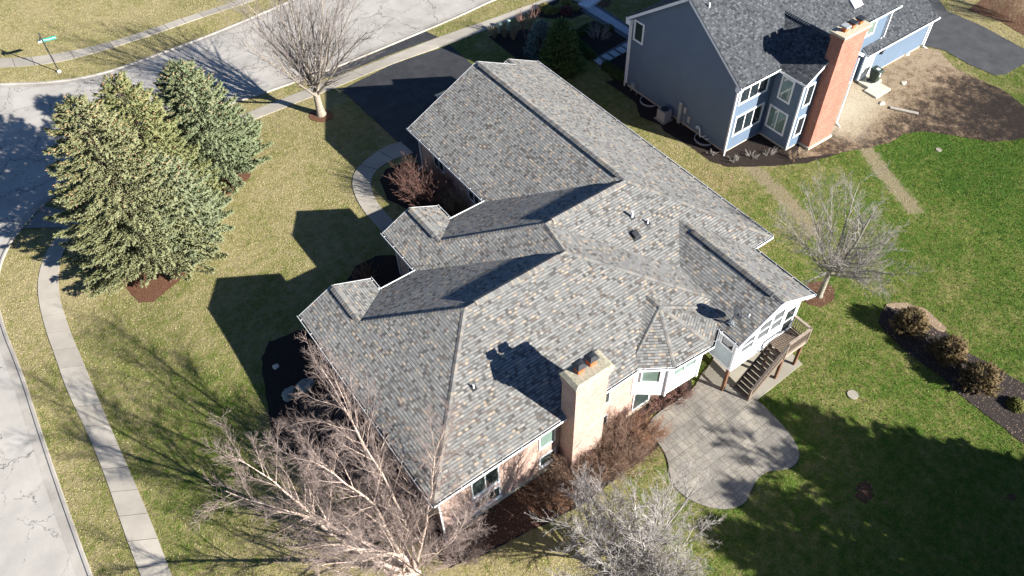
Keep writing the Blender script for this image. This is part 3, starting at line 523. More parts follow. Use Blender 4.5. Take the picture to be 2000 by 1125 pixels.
window(house, (.0, YB, -2.25), ux, .85, 1.15, ny_, 1, glass=GLASSG); window(house, (.02, YB, -4.05), ux, .9, .85, ny_, 1, sill=True)
window(house, (3.85, YB, -2.1), ux, .42, 1.15, ny_, 1, fr=.05); window(house, (3.85, YB, -4.1), ux, .42, .8, ny_, 1, fr=.05); window(house, (6.15, YB, -4.75), ux, 1.1, 1.5, ny_, 1); window(house, (8.2, YB, -4.75), ux, 1.1, 1.5, ny_, 1)
for p in ((857, 312), (926, 378)):
    P = BX(p[0], p[1], 6.87); window(house, (6.87, P[1]+.55, P[2]-.7), (0, -1, 0), 1.1, 1.4, (-1, 0, 0), 2)
P = BX(795, 512, .83); window(house, (.83, 7.4, -2.6), (0, -1, 0), .9, 1.3, (-1, 0, 0), 1)
# garage doors at the front
for x0, wd in ((7.6, 2.5), (10.4, 4.9)):
    m = MB()
    for k in range(4): m.box(x0, x0+wd if k else x0+wd, 16.08 if x0 < 12 else 16.9, 16.15, -3.1+k*.56, -3.1+k*.56+.53)
    gd = m.build('garage_door', WHITE, house)
# bay
BW = [(5.9, -5.84), (7.2, -6.9), (9.36, -7.0), (10.6, -6.2), (10.6, -5.84)]
m = MB(); m.prism(BW, -2.98, -.17); bay = m.build('bay', SIDW, house)
def wline(a, b): d = np.array(b, float)-np.array(a, float); L = np.linalg.norm(d); d /= L; return d, L, np.array([d[1], -d[0]])
d, L, n = wline(BW[0], BW[1]); f = window(bay, (*(np.array(BW[0])+d*.42), -1.75), (*d, 0), .85, 1.2, (*n, 0), 1, glass=GLASSG)
d, L, n = wline(BW[1], BW[2]); f = window(bay, (*(np.array(BW[1])+d*.35), -1.55), (*d, 0), 1.45, 1.15, (*n, 0), 2, glass=GLASSG)
for a in (BW[0], BW[1], BW[2], BW[3]):
    m = MB(); m.box(a[0]-.05, a[0]+.05, a[1]-.06, a[1]+.04, -3.0, -.18); m.build('corner_trim', WHITE, bay)
# porch
PX0, PX1, PY = 10.95, 15.52, -7.88
m = MB(); m.prism([(PX0, PY), (PX1, PY), (PX1, -3.0), (PX0, -3.0)], -2.85, -.06); m.poly([(10.7, PY-.002, -.08), (15.77, PY-.002, -.08), (13.22, PY-.002, 1.26)])
porch = m.build('porch', SIDW, house)
m = MB()
for a, b in (((10.53, -8.25, 0), pr0), (pr0, (15.94, -8.25, 0))): m.bar(np.array(a)-np.array((0, 0, .1)), np.array((b[0], -8.25, b[2]))-np.array((0, 0, .1)), .04, .19)
m.build('rake_board', WHITE, porch)
m = MB(); m.poly([(10.53, -8.25, -.13), (13.22, -8.25, 1.23), (13.22, PY, 1.23), (10.53, PY, -.13)]); m.poly([(13.22, -8.25, 1.23), (15.94, -8.25, -.13), (15.94, PY, -.13), (13.22, PY, 1.23)]); m.box(10.53, 10.95, -8.22, -6.9, -.16, -.12); m.box(15.5, 15.94, -8.22, -4.1, -.16, -.12); m.build('soffit', WHITE, porch)
gutter([(10.53, -6.85), (10.53, -8.27)], porch); gutter([(15.94, -8.27), (15.94, -4.2)], porch)
for x in (PX0, PX1):
    m = MB(); m.box(x-.06, x+.06, PY-.03, PY+.08, -2.86, -.15); m.build('corner_trim', WHITE, porch)
m = MB(); m.box(PX0-.02, PX1+.02, PY-.035, PY+.02, -2.98, -2.86); m.box(PX0-.02, PX0+.1, PY+.02, -3.5, -2.98, -2.86); m.box(PX1-.1, PX1+.02, PY+.02, -3.5, -2.98, -2.86); m.build('base_trim', WHITE, porch)
for x0, wd, z0, ht, rl in ((11.35, .85, -1.75, 1.0, 1), (12.45, .85, -1.6, 1.35, 1), (13.45, .8, -1.6, 1.45, 1)): window(porch, (x0, PY, z0), ux, wd, ht, ny_, 1, glass=SCREEN, rail=True)
window(porch, (14.55, PY, -2.65), ux, .72, 1.95, ny_, 1, fr=.09, glass=GLASSD, rail=True).name = 'door'
m = MB(); m.box(PX0-.02, PX0, -7.75, -5.9, -2.8, -1.55); m.build('panel', plain('blue_grey_panel', (.40, .45, .47), .6, .3, .06), porch)
window(porch, (PX0, -6.0, -1.4), (0, -1, 0), .72, 1.1, (-1, 0, 0), 1, fr=.09, glass=GLASSD); window(porch, (PX0, -6.95, -1.4), (0, -1, 0), .72, 1.1, (-1, 0, 0), 1, fr=.09, glass=GLASSD)
for x, y in ((11.1, -7.7), (15.35, -7.7)):
    m = MB(); m.box(x-.08, x+.08, y-.08, y+.08, -5.4, -2.98); m.build('post', WOODP, house)
# chimney
ch = MB(); ch.box(1.2, 3.05, -6.88, -5.9, -6, 2.55); ch.box(1.14, 3.11, -6.94, -5.92, 2.55, 2.8); ch.box(1.08, 3.17, -7.0, -5.9, 2.8, 3.12); chim = ch.build('chimney', BRICK, house)
m = MB(); P0 = [(1.03, -7.04), (3.22, -7.04), (3.22, -5.86), (1.03, -5.86)]; m.raw([(x, y, 3.12) for x, y in P0]+[(x, y, 3.2) for x, y in P0]+[(x*.82+2.125*.18, y*.82-6.45*.18, 3.32) for x, y in P0], [(0, 1, 5, 4), (1, 2, 6, 5), (2, 3, 7, 6), (3, 0, 4, 7), (4, 5, 9, 8), (5, 6, 10, 9), (6, 7, 11, 10), (7, 4, 8, 11), (8, 9, 10, 11), (3, 2, 1, 0)]); m.build('chimney_crown', CAPM, chim)
for x in (1.75, 2.42):
    m = MB(); m.box(x-.16, x+.16, -6.5, -6.18, 3.3, 3.62); m.build('flue', CLAY, chim)
    m = MB(); m.box(x-.22, x+.22, -6.56, -6.12, 3.66, 3.78); m.raw([(x-.26, -6.6, 3.78), (x+.26, -6.6, 3.78), (x+.26, -6.08, 3.78), (x-.26, -6.08, 3.78), (x-.1, -6.44, 3.87), (x+.1, -6.44, 3.87), (x+.1, -6.24, 3.87), (x-.1, -6.24, 3.87)], [(3, 2, 1, 0), (0, 1, 5, 4), (1, 2, 6, 5), (2, 3, 7, 6), (3, 0, 4, 7), (4, 5, 6, 7)]); m.build('flue_cap', DARKM, chim)
# roof penetrations
for (x, y, z, r, h, mt) in ((10.91, .37, 1.89, .07, .42, WHITE), (11.47, -.29, 1.61, .05, .28, WHITE), (-1.73, -3.17, 1.32, .045, .25, WHITE)):
    m = MB(); m.lathe((x, y, z-.15), [(r, 0), (r, h+.15), (r*.7, h+.15), (r*.7, h)], 10); vp = m.build('vent_pipe', mt, roof); m = MB(); m.obox((x, y, z+.012), (.14, 0, 0), (0, .14, .14*KB), (0, -.004*KB, .008)); m.build('flashing', DARKM, roof)
m = MB(); x, y, z = 10.41, -.52, 1.51; m.obox((x, y, z+.02), (.26, 0, 0), (0, .26, .26*KB), (0, -.01, .015)); m.obox((x, y, z+.1), (.17, 0, 0), (0, .17, .17*KB), (0, -.03, .08)); m.build('roof_vent', DARKM, roof, bevel=.03)
# ---- parked car glimpsed past the garage corner
def make_car(base, rz):
    t = empty('parked_car', base); c_, s_ = cos(rz), sin(rz)
    def W(p): return (base[0]+p[0]*c_-p[1]*s_, base[1]+p[0]*s_+p[1]*c_, base[2]+p[2])
    def loft(secs, name, mat, par):
        m = MB(); k = len(secs[0]); m.raw([W(p) for s in secs for p in s], [(i*k+j, i*k+(j+1) % k, (i+1)*k+(j+1) % k, (i+1)*k+j) for i in range(len(secs)-1) for j in range(k)]+[tuple(range(k-1, -1, -1)), tuple(range((len(secs)-1)*k, len(secs)*k))])
        o = m.build(name, mat, par, smooth=False); bm = bmesh.new(); bm.from_mesh(o.data); bmesh.ops.recalc_face_normals(bm, faces=bm.faces); bm.to_mesh(o.data); bm.free(); b = o.modifiers.new('b', 'BEVEL'); b.width = .05; b.segments = 3; o.data.polygons.foreach_set('use_smooth', [True]*len(o.data.polygons)); return o
    CP_ = plain('dark_car_paint', (.025, .03, .035), .22, .6, .02)
    def sec(x, w, z0, z1): return [(x, -w, z0), (x, -w*1.02, (z0+z1)/2), (x, -w*.93, z1), (x, 0, z1+.03), (x, w*.93, z1), (x, w*1.02, (z0+z1)/2), (x, w, z0)]
    body = loft([sec(-2.3, .72, .38, .72), sec(-2.15, .86, .28, .86), (sec(-1.2, .91, .22, .97)), sec(.9, .91, .22, .96), sec(1.6, .9, .22, .88), sec(2.15, .8, .28, .76), sec(2.32, .65, .38, .62)], 'body', CP_, t)
    def cs(x, w, z1): return [(x, -w, .93), (x, -w*.86, z1), (x, 0, z1+.03), (x, w*.86, z1), (x, w, .93)]
    loft([cs(-1.95, .78, .98), cs(-1.25, .82, 1.42), cs(.1, .82, 1.45), cs(1.0, .8, .98)], 'cabin_glass', GLASSD, t)
    loft([[(-1.2, -.66, 1.43), (-1.2, .66, 1.43), (-1.2, .6, 1.5), (-1.2, -.6, 1.5)], [(.05, -.66, 1.46), (.05, .66, 1.46), (.05, .6, 1.52), (.05, -.6, 1.52)]], 'roof_panel', CP_, t)
    for x in (-1.4, 1.4):
        for y in (-.86, .86):
            m = MB(); m.tube([W((x, y-.1, .33)), W((x, y+.1, .33))], .33, 20); wq = m.build('wheel', DARKM, t); m = MB(); m.tube([W((x, y-.105, .33)), W((x, y+.105, .33))], .2, 14); m.build('rim', GREYM, wq)
    for y in (-.6, .6):
        m = MB(); m.obox(W((2.2, y, .68)), (.06*c_, .06*s_, 0), (-.16*s_, .16*c_, 0), (0, 0, .06)); m.build('headlight', GREYM, t, bevel=.02)
        m = MB(); m.obox(W((-2.22, y, .76)), (.05*c_, .05*s_, 0), (-.15*s_, .15*c_, 0), (0, 0, .06)); m.build('tail_light', plain('red_lens', (.3, .02, .02), .3), t, bevel=.02)
    return t
P = BZ(866, 178, -2.0); tag(make_car((float(P[0])+.38, float(P[1])-1.5, H(P[0], P[1])+.04), radians(90)), 'dark car on the asphalt driveway, only its glass edge showing past the garage roof', 'car')

# ================================================================== DECK
deck = empty('wooden_deck', (14.8, -8.4, -5.15)); tag(deck, 'weathered brown wooden deck with railing and stairs below the white porch', 'deck')
DZ = -2.78; DX0, DX1, DY0, DY1 = 13.85, 15.55, -9.0, -7.93
m = MB()
for i in range(12): x = DX0+(DX1-DX0)*(i+.5)/12; m.box(x-.062, x+.062, DY0, DY1, DZ-.035, DZ)
m.build('deck_floor', WOOD, deck); m = MB(); m.box(DX0, DX1, DY0-.03, DY0+.02, DZ-.27, DZ-.04); m.box(DX1-.02, DX1+.03, DY0, DY1, DZ-.27, DZ-.04); m.box(DX0, DX1, DY1-.06, DY1, DZ-.27, DZ-.04); m.build('fascia_beam', WOODR, deck)
for x, y in ((15.45, -8.9), (13.95, -8.9), (15.45, -8.0), (13.95, -8.0)):
    m = MB(); m.box(x-.07, x+.07, y-.07, y+.07, H(x, y), DZ-.04); m.build('post', WOODP, deck)
def railing(p, q, parent, name='railing', top=1.0, cap_=True):
    p, q = np.array(p, float), np.array(q, float); up = np.array([0, 0, 1.]); L = np.linalg.norm((q-p)[:2]); n = int(L/.13); m = MB()
    for i in range(n+1):
        a = p+(q-p)*i/n; m.obox(a+up*(top*.5+.04), (.018, 0, 0), (0, .018, 0), (0, 0, top*.5-.06))
    m.bar(p+up*.1, q+up*.1, .04, .08); m.bar(p+up*(top-.07), q+up*(top-.07), .04, .08); o = m.build(name, WOOD, parent)
    m = MB(); m.bar(p+up*top, q+up*top, .15, .04); m.build('rail_cap', WOODR, o)
    return o
railing((DX1, DY1, DZ), (DX1, DY0, DZ), deck); railing((DX1, DY0, DZ), (DX0, DY0, DZ), deck)
SX0, SZ0 = 11.72, H(11.8, -8.6)+.08
st = MB(); NT = 11
for i in range(NT):
    x = DX0-(DX0-SX0)*(i+.5)/NT; z = DZ+(SZ0-DZ)*(i+1)/(NT+.5); st.box(x-.145, x+.115, DY0+.04, DY1-.02, z-.035, z)
st.build('stair_treads', plain('dark_stair_wood', (.12, .095, .075), .85, .15, .3, 8), deck)
m = MB()
for y in (DY0+.02, DY1-.02): m.bar((DX0, y, DZ-.15), (SX0, y, SZ0-.05), .045, .28)
m.build('stringer', WOOD, deck)
railing((DX0, DY0, DZ-.05), (SX0, DY0, SZ0), deck, 'stair_railing', .95); pass
for x, z, y in ((DX0, DZ, DY0), (DX1, DZ, DY0), (SX0, SZ0, DY0)):
    m = MB(); m.box(x-.05, x+.05, y-.05, y+.05, z-.3 if z > -4 else z-.1, z+1.04); m.build('rail_post', WOOD, deck)

# ---- satellite dish
sd = empty('satellite_dish', (11.05, -7.15, .25)); tag(sd, 'round satellite dish with its arm on the dark porch roof slope', 'satellite dish')
dc = np.array([11.25, -7.15, .95]); dn = np.array([.35, -.72, .6]); dn /= np.linalg.norm(dn)
a_ = np.cross(dn, (0, 0, 1)); a_ /= np.linalg.norm(a_); b_ = np.cross(a_, dn); m = MB(); k = 24; rings = [(.0, -.07), (.15, -.055), (.28, -.02), (.36, .02)]
vs = [dc+dn*z+r*(cos(2*pi*j/k)*a_+sin(2*pi*j/k)*b_*1.1) for r, z in rings for j in range(k)]
vs += [v-dn*.02 for v in vs]; nn_ = len(rings)*k; fs = [(i*k+j, i*k+(j+1) % k, (i+1)*k+(j+1) % k, (i+1)*k+j) for i in range(3) for j in range(k)]; fs += [tuple(nn_+q for q in f[::-1]) for f in fs]+[(3*k+j, 3*k+(j+1) % k, nn_+3*k+(j+1) % k, nn_+3*k+j) for j in range(k)]
m.raw(vs, fs); m.build('dish', plain('grey_dish', (.022, .025, .032), .6, .2), sd, smooth=True)
m = MB(); m.tube([(11.02, -7.1, .2), (11.02, -7.1, .65), dc-dn*.09], .035, 8); m.obox((11.02, -7.1, .27), (.12, 0, .06), (0, .12, 0), (-.01, 0, .02)); m.tube([(11.0, -7.35, .22), (11.02, -7.1, .6)], .015, 6); m.tube([(10.85, -6.9, .18), (11.02, -7.1, .6)], .015, 6); m.build('mount', GREYM, sd)
m = MB(); e = dc+dn*.5-b_*.25; m.tube([dc-dn*.05-b_*.38, e], .018, 6); m.build('arm', GREYM, sd); m = MB(); m.tube([e-a_*.09, e+a_*.09], .045, 8); m.tube([e, e-dn*.12], .04, 8); m.build('receiver', WHITE, sd)

# ================================================================== BLUE HOUSE
bh = empty('blue_house', (32, 10, -4.2)); tag(bh, 'two storey blue sided house with charcoal roof, white trim and red brick chimney', 'house')
ez, ry, rz_ = 1.53, 10.5, 5.42; k2 = (rz_-ez)/(ry-5.1); XL, XR = 24.3, 40.35
m = MB(); q = [(5.5, -3.95), (15.6, -3.95), (15.6, 1.5), (ry, rz_-.14), (5.5, 1.5)]; m.raw([(24.6, a, b) for a, b in q]+[(40.05, a, b) for a, b in q], [(0, 4, 3, 2, 1), (5, 6, 7, 8, 9)]+[(i, (i+1) % 5, 5+(i+1) % 5, 5+i) for i in range(5)])
BX0, BX1, BY0 = 28.1, 33.15, 3.1
m.prism([(BX0, BY0), (BX1, BY0), (BX1, 5.45), (BX0, 5.45)], -3.95, 1.5)
Pg = BY(1625, 112, 2.85); kbp = .66; brx, brz = 30.7, 1.5+(30.7-27.85)*kbp
m.poly([(BX0, BY0-.003, 1.5), (BX1, BY0-.003, 1.5), (brx, BY0-.003, brz-.12)])
m.prism([(38.3, 5.2), (46.1, 5.2), (46.1, 15), (40.0, 15), (40.0, 5.6), (38.3, 5.6)], -3.95, -1.5); m.raw([(46.1, 4.95, -1.55), (46.1, 15.3, -1.55), (46.1, 10.1, 1.5)], [(0, 1, 2)])
m.build('wall', SIDB, bh)
m = MB(); m.prism([(24.66, 5.56), (28.1, 5.56), (28.16, 3.16), (33.1, 3.16), (33.1, 5.56), (38.4, 5.5), (38.4, 5.26), (46.0, 5.26), (46, 14.9), (40, 15.5), (24.66, 15.55)], -5.2, -3.95); m.build('foundation', CONCF, bh)
m = MB()
m.poly([(XL, 5.1, ez), (XR, 5.1, ez), (XR, ry, rz_), (XL, ry, rz_)]); m.poly([(XL, ry, rz_), (XR, ry, rz_), (XR, 15.95, ez), (XL, 15.95, ez)])
yb = 5.1+(brz-ez)/k2+.4
m.poly([(27.85, 2.85, 1.5), (brx, 2.85, brz), (brx, yb, brz), (27.85, 5.3, 1.5)][::-1]); m.poly([(brx, 2.85, brz), (33.55, 2.85, 1.5), (33.55, 5.3, 1.5), (brx, yb, brz)][::-1])
m.poly([(38.05, 4.9, -1.5), (46.4, 4.9, -1.5), (46.4, 10.1, 1.62), (38.05, 10.1, 1.62)]); m.poly([(40.0, 10.1, 1.62), (46.4, 10.1, 1.62), (46.4, 15.3, -1.5), (40, 15.3, -1.5)])
for i, f in enumerate(m.f):
    P = [np.array(m.v[k]) for k in f]; n = np.cross(P[1]-P[0], P[2]-P[0])
    if n[2] < 0: m.f[i] = f[::-1]
broof = m.build('roof', ROOF2, bh); sld = broof.modifiers.new('s', 'SOLIDIFY'); sld.thickness = .05; sld.offset = -1
nb2, nf2 = (0, -k2, 1), (0, k2, 1)
cap((XL, ry, rz_), (XR, ry, rz_), nb2, nf2, wd=.17, parent=broof, mat=CAPM3); cap((brx, 2.9, brz), (brx, yb-.35, brz), (-kbp, 0, 1), (kbp, 0, 1), wd=.17, base=.03, lift=.03, parent=broof, mat=CAPM3)
m = MB()
def tb(p, q, w=.04, t=.24, dz=-.15): m.bar(np.array(p)+np.array((0, 0, dz)), np.array(q)+np.array((0, 0, dz)), w, t)
tb((XL+.02, 5.1, ez), (XL+.02, ry, rz_)); tb((XL+.02, ry, rz_), (XL+.02, 15.95, ez)); tb((27.87, 2.87, 1.5), (brx, 2.87, brz), t=.2); tb((brx, 2.87, brz), (33.5, 2.87, 1.5), t=.2); tb((XR-.02, 5.1, ez), (XR-.02, ry, rz_)); tb((46.38, 4.9, -1.5), (46.38, 10.1, 1.62)); tb((38.07, 4.9, -1.5), (38.07, 5.5, -1.14), t=.2)
m.box(XL+.03, 27.9, 5.12, 5.55, ez-.2, ez-.12); m.box(33.2, XR-.05, 5.12, 5.55, ez-.2, ez-.12); m.box(27.9, 28.15, 2.9, 5.2, 1.33, 1.4); m.box(XL+.03, XR-.05, 15.55, 15.9, ez-.2, ez-.12); m.box(38.1, 46.3, 4.93, 5.25, -1.7, -1.62)
m.box(XL-.02, 24.62, 5.12, 5.5, ez-.42, ez-.1); m.box(XL-.02, 24.62, 15.5, 15.95, ez-.5, ez-.1); m.build('rake_board', WHITE, bh)
gutter([(XL, 5.1), (27.85, 5.1)], bh, z=ez); gutter([(27.85, 5.1), (27.85, 2.85)], bh, z=1.5); gutter([(33.6, 5.1), (XR, 5.1)], bh, z=ez); gutter([(38.05, 4.9), (46.4, 4.9)], bh, z=-1.5)
for (x, y) in ((24.62, 5.5), (28.12, 3.12), (BX1, 3.12), (24.62, 15.6), (40.0, 5.48), (46.08, 5.2), (38.32, 5.2)):
    z1 = 1.3 if x < 41 and not (38 < x < 39) else -1.6; m = MB(); m.box(x-.06, x+.06, y-.04, y+.07, -3.9, z1); m.build('corner_trim', WHITE, bh)
spout(24.5, 15.7, 1.2, -4.2, parent=bh); spout(24.52, 5.42, 1.2, -4.15, (-.2, -.25), parent=bh); spout(33.25, 2.98, 1.2, -4.1, (.0, -.35), parent=bh); spout(46.2, 5.1, -1.6, -4.1, (.2, -.3), parent=bh); spout(40.05, 5.35, 1.3, -1.0, parent=bh)
def win_px(corners, plane, val, u, nrm, panes=1, glass=None, fr=.12):
    f_ = BY if plane == 'y' else BX; Q = np.array([f_(*c_, val) for c_ in corners]); ax = 0 if plane == 'y' else 1
    a0, a1, z0, z1 = Q[:, ax].min(), Q[:, ax].max(), Q[:, 2].min(), Q[:, 2].max(); o0 = (a0, val, z0) if plane == 'y' else (val, a0, z0)
    return window(bh, o0, (1, 0, 0) if plane == 'y' else (0, 1, 0), a1-a0, z1-z0, nrm, panes, fr, glass)
window(bh, (24.6, 14.48, .05), (0, 1, 0), .75, 1.35, (-1, 0, 0), 1, .13)
window(bh, (24.98, 5.5, -.15), ux, 2.5, 1.3, ny_, 3, .13, GLASSD); window(bh, (25.1, 5.5, -2.75), ux, 2.5, 1.4, ny_, 3, .13, GLASSD)
window(bh, (BX0, 4.75, -.55), (0, -1, 0), .8, 1.55, (-1, 0, 0), 1, .13, GLASSG); window(bh, (BX0, 5.1, -3.05), (0, -1, 0), 1.35, 1.55, (-1, 0, 0), 2, .13, GLASSG)
window(bh, (28.5, BY0, -.55), ux, .6, 1.5, ny_, 1, .12, GLASSD); window(bh, (28.5, BY0, -3.0), ux, .6, 1.4, ny_, 1, .12, GLASSD)
window(bh, (37.0, 5.5, -.1), ux, 1.5, 1.15, ny_, 2, .14, GLASSG); window(bh, (36.35, 5.5, -3.0), ux, .8, 1.3, ny_, 1, .13, GLASSG)
m = MB(); m.box(38.5, 39.5, 5.15, 5.21, -3.95, -1.75); dr = m.build('door', WHITE, bh); m = MB(); m.box(38.62, 38.8, 5.13, 5.16, -3.4, -2.0); m.box(39.2, 39.3, 5.13, 5.16, -3.4, -2.0); m.build('pane', GREYM, dr)
m = MB(); m.box(40.1, 40.3, 5.05, 5.2, -2.35, -2.05); m.box(40.05, 40.35, 5.0, 5.2, -2.05, -2.0); m.build('wall_lantern', DARKM, bh)
m = MB(); m.box(29.5, 31.8, 2.32, 3.2, -4.0, 4.1); m.box(29.43, 31.87, 2.25, 3.27, 4.1, 4.4); chb = m.build('chimney', BRICKR, bh); m = MB(); m.box(29.42, 31.88, 2.24, 3.28, -5.0, -3.98); m.build('chimney_base', CONCF, chb)
m = MB(); m.box(29.36, 31.94, 2.18, 3.34, 4.4, 4.55); m.build('chimney_crown', plain('cream_cement', (.55, .48, .36), .9, .1, .2), chb)
for i, x in enumerate((30.0, 30.7, 31.4)):
    m = MB(); m.box(x-.15, x+.15, 2.6, 2.92, 4.5, 4.78); m.build('flue', CLAY, chb); m = MB(); m.box(x-.24, x+.24, 2.5, 3.02, 4.82, 4.93); m.build('flue_cap', GREYM if i == 0 else DARKM, chb, bevel=.02)
P = BP(1670, 3, (0, -k2, 1), ez-k2*5.1); x, y, z = map(float, P); m = MB(); m.obox((x, y, z+.06), (.45, 0, 0), (0, .4, .4*k2), (0, -.06*k2, .06)); sk = m.build('skylight', TRIMG, bh, bevel=.02); m = MB(); m.obox((x, y-.002, z+.125), (.36, 0, 0), (0, .33, .33*k2), (0, -.012, .012)); m.build('pane', glassmat('sky_glass', (.08, .22, .30)), sk)
P = BP(1385, 14, (0, -k2, 1), ez-k2*5.1); m = MB(); m.lathe((P[0], P[1], P[2]-.1), [(.06, 0), (.06, .4), (.04, .4)], 10); m.build('vent_pipe', WHITE, broof)
def bxp(p): return BX(p[0], p[1], 24.55)
m = MB(); P = bxp((1326, 240)); m.box(24.4, 24.6, P[1]-.13, P[1]+.13, -4.1, -2.3); m.box(24.45, 24.6, P[1]-.55, P[1]-.3, -3.0, -2.5); m.tube([(24.52, P[1]-.42, -3.0), (24.52, P[1]-.42, -4.2)], .025, 6); m.box(24.5, 24.6, P[1]-1.0, P[1]-.72, -3.6, -3.05); m.build('utility_meter', GREYM, bh, bevel=.01)
m = MB(); P = bxp((1255, 165)); m.box(24.3, 24.55, 14.5, 14.8, -3.7, -3.3); m.tube([(24.45, 14.9, -4.3), (24.45, 14.9, -3.6), (24.45, 14.5, -3.6), (24.45, 14.2, -4.3)], .03, 6); m.build('gas_meter', GREYM, bh)
m = MB(); y = 8.1
m.tube([(24.58, y, -3.55), (24.42, y, -3.5), (24.36, y, -3.3), (24.36, y-.18, -3.18), (24.36, y-.32, -3.3), (24.36, y-.5, -3.9)], .045, 8)
for yy in (7.35, 7.0): m.tube([(24.58, yy, -3.75), (24.3, yy, -3.72), (24.1, yy-.15, -3.5)], .045, 8)
m.build('intake_pipes', WHITE, bh)
# window wells
for px_, py_, lb in ((1268, 207, 'curved metal window well nearest the air conditioner beside the blue wall'), (1377, 272, 'curved metal window well by the rear corner of the blue wall')):
    yc = float(BX(px_, py_-8, 24.6)[1]); m = MB(); R_, k = .62, 14; pts = [(24.55-R_*sin(pi*i/k), yc+R_*1.15*cos(pi*i/k)) for i in range(k+1)]; z0 = -4.7; z1 = H(24.2, yc)+.16
    for r0 in (0,):
        vs = [(x, y, z) for z in (z0, z1) for x, y in pts]+[(24.55+(x-24.55)*.93, yc+(y-yc)*.93, z) for z in (z1, z0) for x, y in pts]; n = k+1
        m.raw(vs, [(a*n+i, a*n+i+1, (a+1)*n+i+1, (a+1)*n+i) for a in range(3) for i in range(k)])
    o = m.build('window_well', GREYM); tag(o, lb, 'window well', 'window wells along the blue house')
# AC unit
P = G(1290, 236); ac = empty('air_conditioner', (P[0], P[1], P[2])); tag(ac, 'square grey air conditioning unit on a pad against the shaded blue wall', 'air conditioner'); x, y, z = 24.0, P[1], P[2]+.05
m = MB(); m.box(x-.52, x+.42, y-.5, y+.5, z-.1, z+.03); m.build('pad', SLABM, ac); m = MB(); m.box(x-.42, x+.34, y-.4, y+.4, z+.03, z+.85); m.build('cabinet', plain('ac_grey', (.30, .29, .28), .6, .3, .1), ac, bevel=.03)
m = MB(); m.lathe((x-.04, y, z+.852), [(.3, 0), (.3, .03), (.24, .03), (.1, .01)], 20); m.build('fan_grille', DARKM, ac)

# ---- wheelie bin
P = G(1706, 152); bp = (39.2, 4.45, H(39.2, 4.45)+.2); bn = empty('wheeled_bin', bp); tag(bn, 'dark green wheeled rubbish bin standing on the pale step by the back door', 'bin')
GBIN = plain('bin_green', (.018, .035, .024), .5, .4, .1); x, y, z = bp; m = MB(); m.raw([(x-.24, y-.26, z+.06), (x+.24, y-.26, z+.06), (x+.24, y+.26, z+.06), (x-.24, y+.26, z+.06), (x-.33, y-.36, z+1.0), (x+.33, y-.36, z+1.0), (x+.33, y+.38, z+1.0), (x-.33, y+.38, z+1.0)], [(3, 2, 1, 0), (0, 1, 5, 4), (1, 2, 6, 5), (2, 3, 7, 6), (3, 0, 4, 7), (4, 5, 6, 7)]); m.build('body', GBIN, bn, bevel=.03)
m = MB(); m.raw([(x-.36, y-.4, z+1.0), (x+.36, y-.4, z+1.0), (x+.36, y+.42, z+1.02), (x-.36, y+.42, z+1.02), (x-.3, y-.32, z+1.08), (x+.3, y-.32, z+1.08), (x+.3, y+.36, z+1.12), (x-.3, y+.36, z+1.12)], [(3, 2, 1, 0), (0, 1, 5, 4), (1, 2, 6, 5), (2, 3, 7, 6), (3, 0, 4, 7), (4, 5, 6, 7)]); ld = m.build('lid', GBIN, bn, bevel=.02)
m = MB(); m.obox((x, y-.05, z+1.105), (.12, 0, 0), (0, .12, .008), (0, 0, .004)); m.build('sticker', WHITE, ld)
m = MB(); m.obox((x+.02, y-.335, z+.66), (.08, 0, 0), (0, -.003, 0), (0, .01, .1)); m.obox((x-.03, y-.362, z+.87), (.05, 0, 0), (0, -.003, 0), (0, .01, .05)); m.build('sticker', TRIMG, bn)
m = MB(); m.tube([(x-.28, y+.45, z+.97), (x+.28, y+.45, z+.97)], .02, 8); m.build('handle', GBIN, bn)
for s in (-1, 1): m = MB(); m.tube([(x+s*.25, y+.3, z+.12), (x+s*.31, y+.3, z+.12)], .12, 16); m.build('wheel', DARKM, bn)
m = MB(); zz = H(39.3, 4.3); m.box(38.35, 39.9, 4.2, 5.15, zz-.1, zz+.2); m.box(37.9, 39.6, 3.15, 4.22, zz-.1, zz+.12); m.box(37.9, 39.6, 3.1, 3.15, zz-.1, zz+.05); o = m.build('door_step', LIMES, bevel=.01); tag(o, 'pale two slab step under the green bin by the back door', 'step')
m = MB(); a, b = G(1738, 212), G(1793, 224); m.bar((a[0], a[1], a[2]+.1), (b[0], b[1], b[2]+.1), .28, .06); o = m.build('plank', plain('grey_board', (.36, .33, .28), .9, .1, .25)); tag(o, 'loose grey wooden plank lying on the bare dirt yard', 'plank')
P = G(1785, 218); 
rngS = random.Random(11)
def rock(name, px_, py_, r, h, mat, label, cat, sx=1, group=None, rot=0, seed=0):
    P = G(px_, py_); bm = bmesh.new(); bmesh.ops.create_icosphere(bm, subdivisions=3, radius=1); rg = random.Random(seed*7+3); ph = [rg.uniform(0, 6) for _ in range(6)]
    for v in bm.verts:
        c = v.co; k = 1+.13*sin(3*c.x+ph[0])+.1*sin(4*c.y+ph[1])+.08*sin(5*c.z+ph[2])+.05*sin(9*c.x+7*c.y+ph[3]); v.co = Vector((c.x*k*r*sx, c.y*k*r, max(-.3, min(.8, c.z*1.2))*k*h))
    bmesh.ops.rotate(bm, verts=bm.verts, cent=(0, 0, 0), matrix=Matrix.Rotation(rot, 3, 'Z'))
    me = bpy.data.meshes.new(name); bm.to_mesh(me); bm.free(); me.materials.append(mat); o = bpy.data.objects.new(name, me); COL.objects.link(o); o.location = (P[0], P[1], P[2]+h*.15); return tag(o, label, cat, group)
rock('boulder', 566, 769, .36, .3, STONE, 'flat grey green boulder in the dark bed, left of its pair', 'boulder', 1.25, 'boulders in the dark front bed', .5, 1)
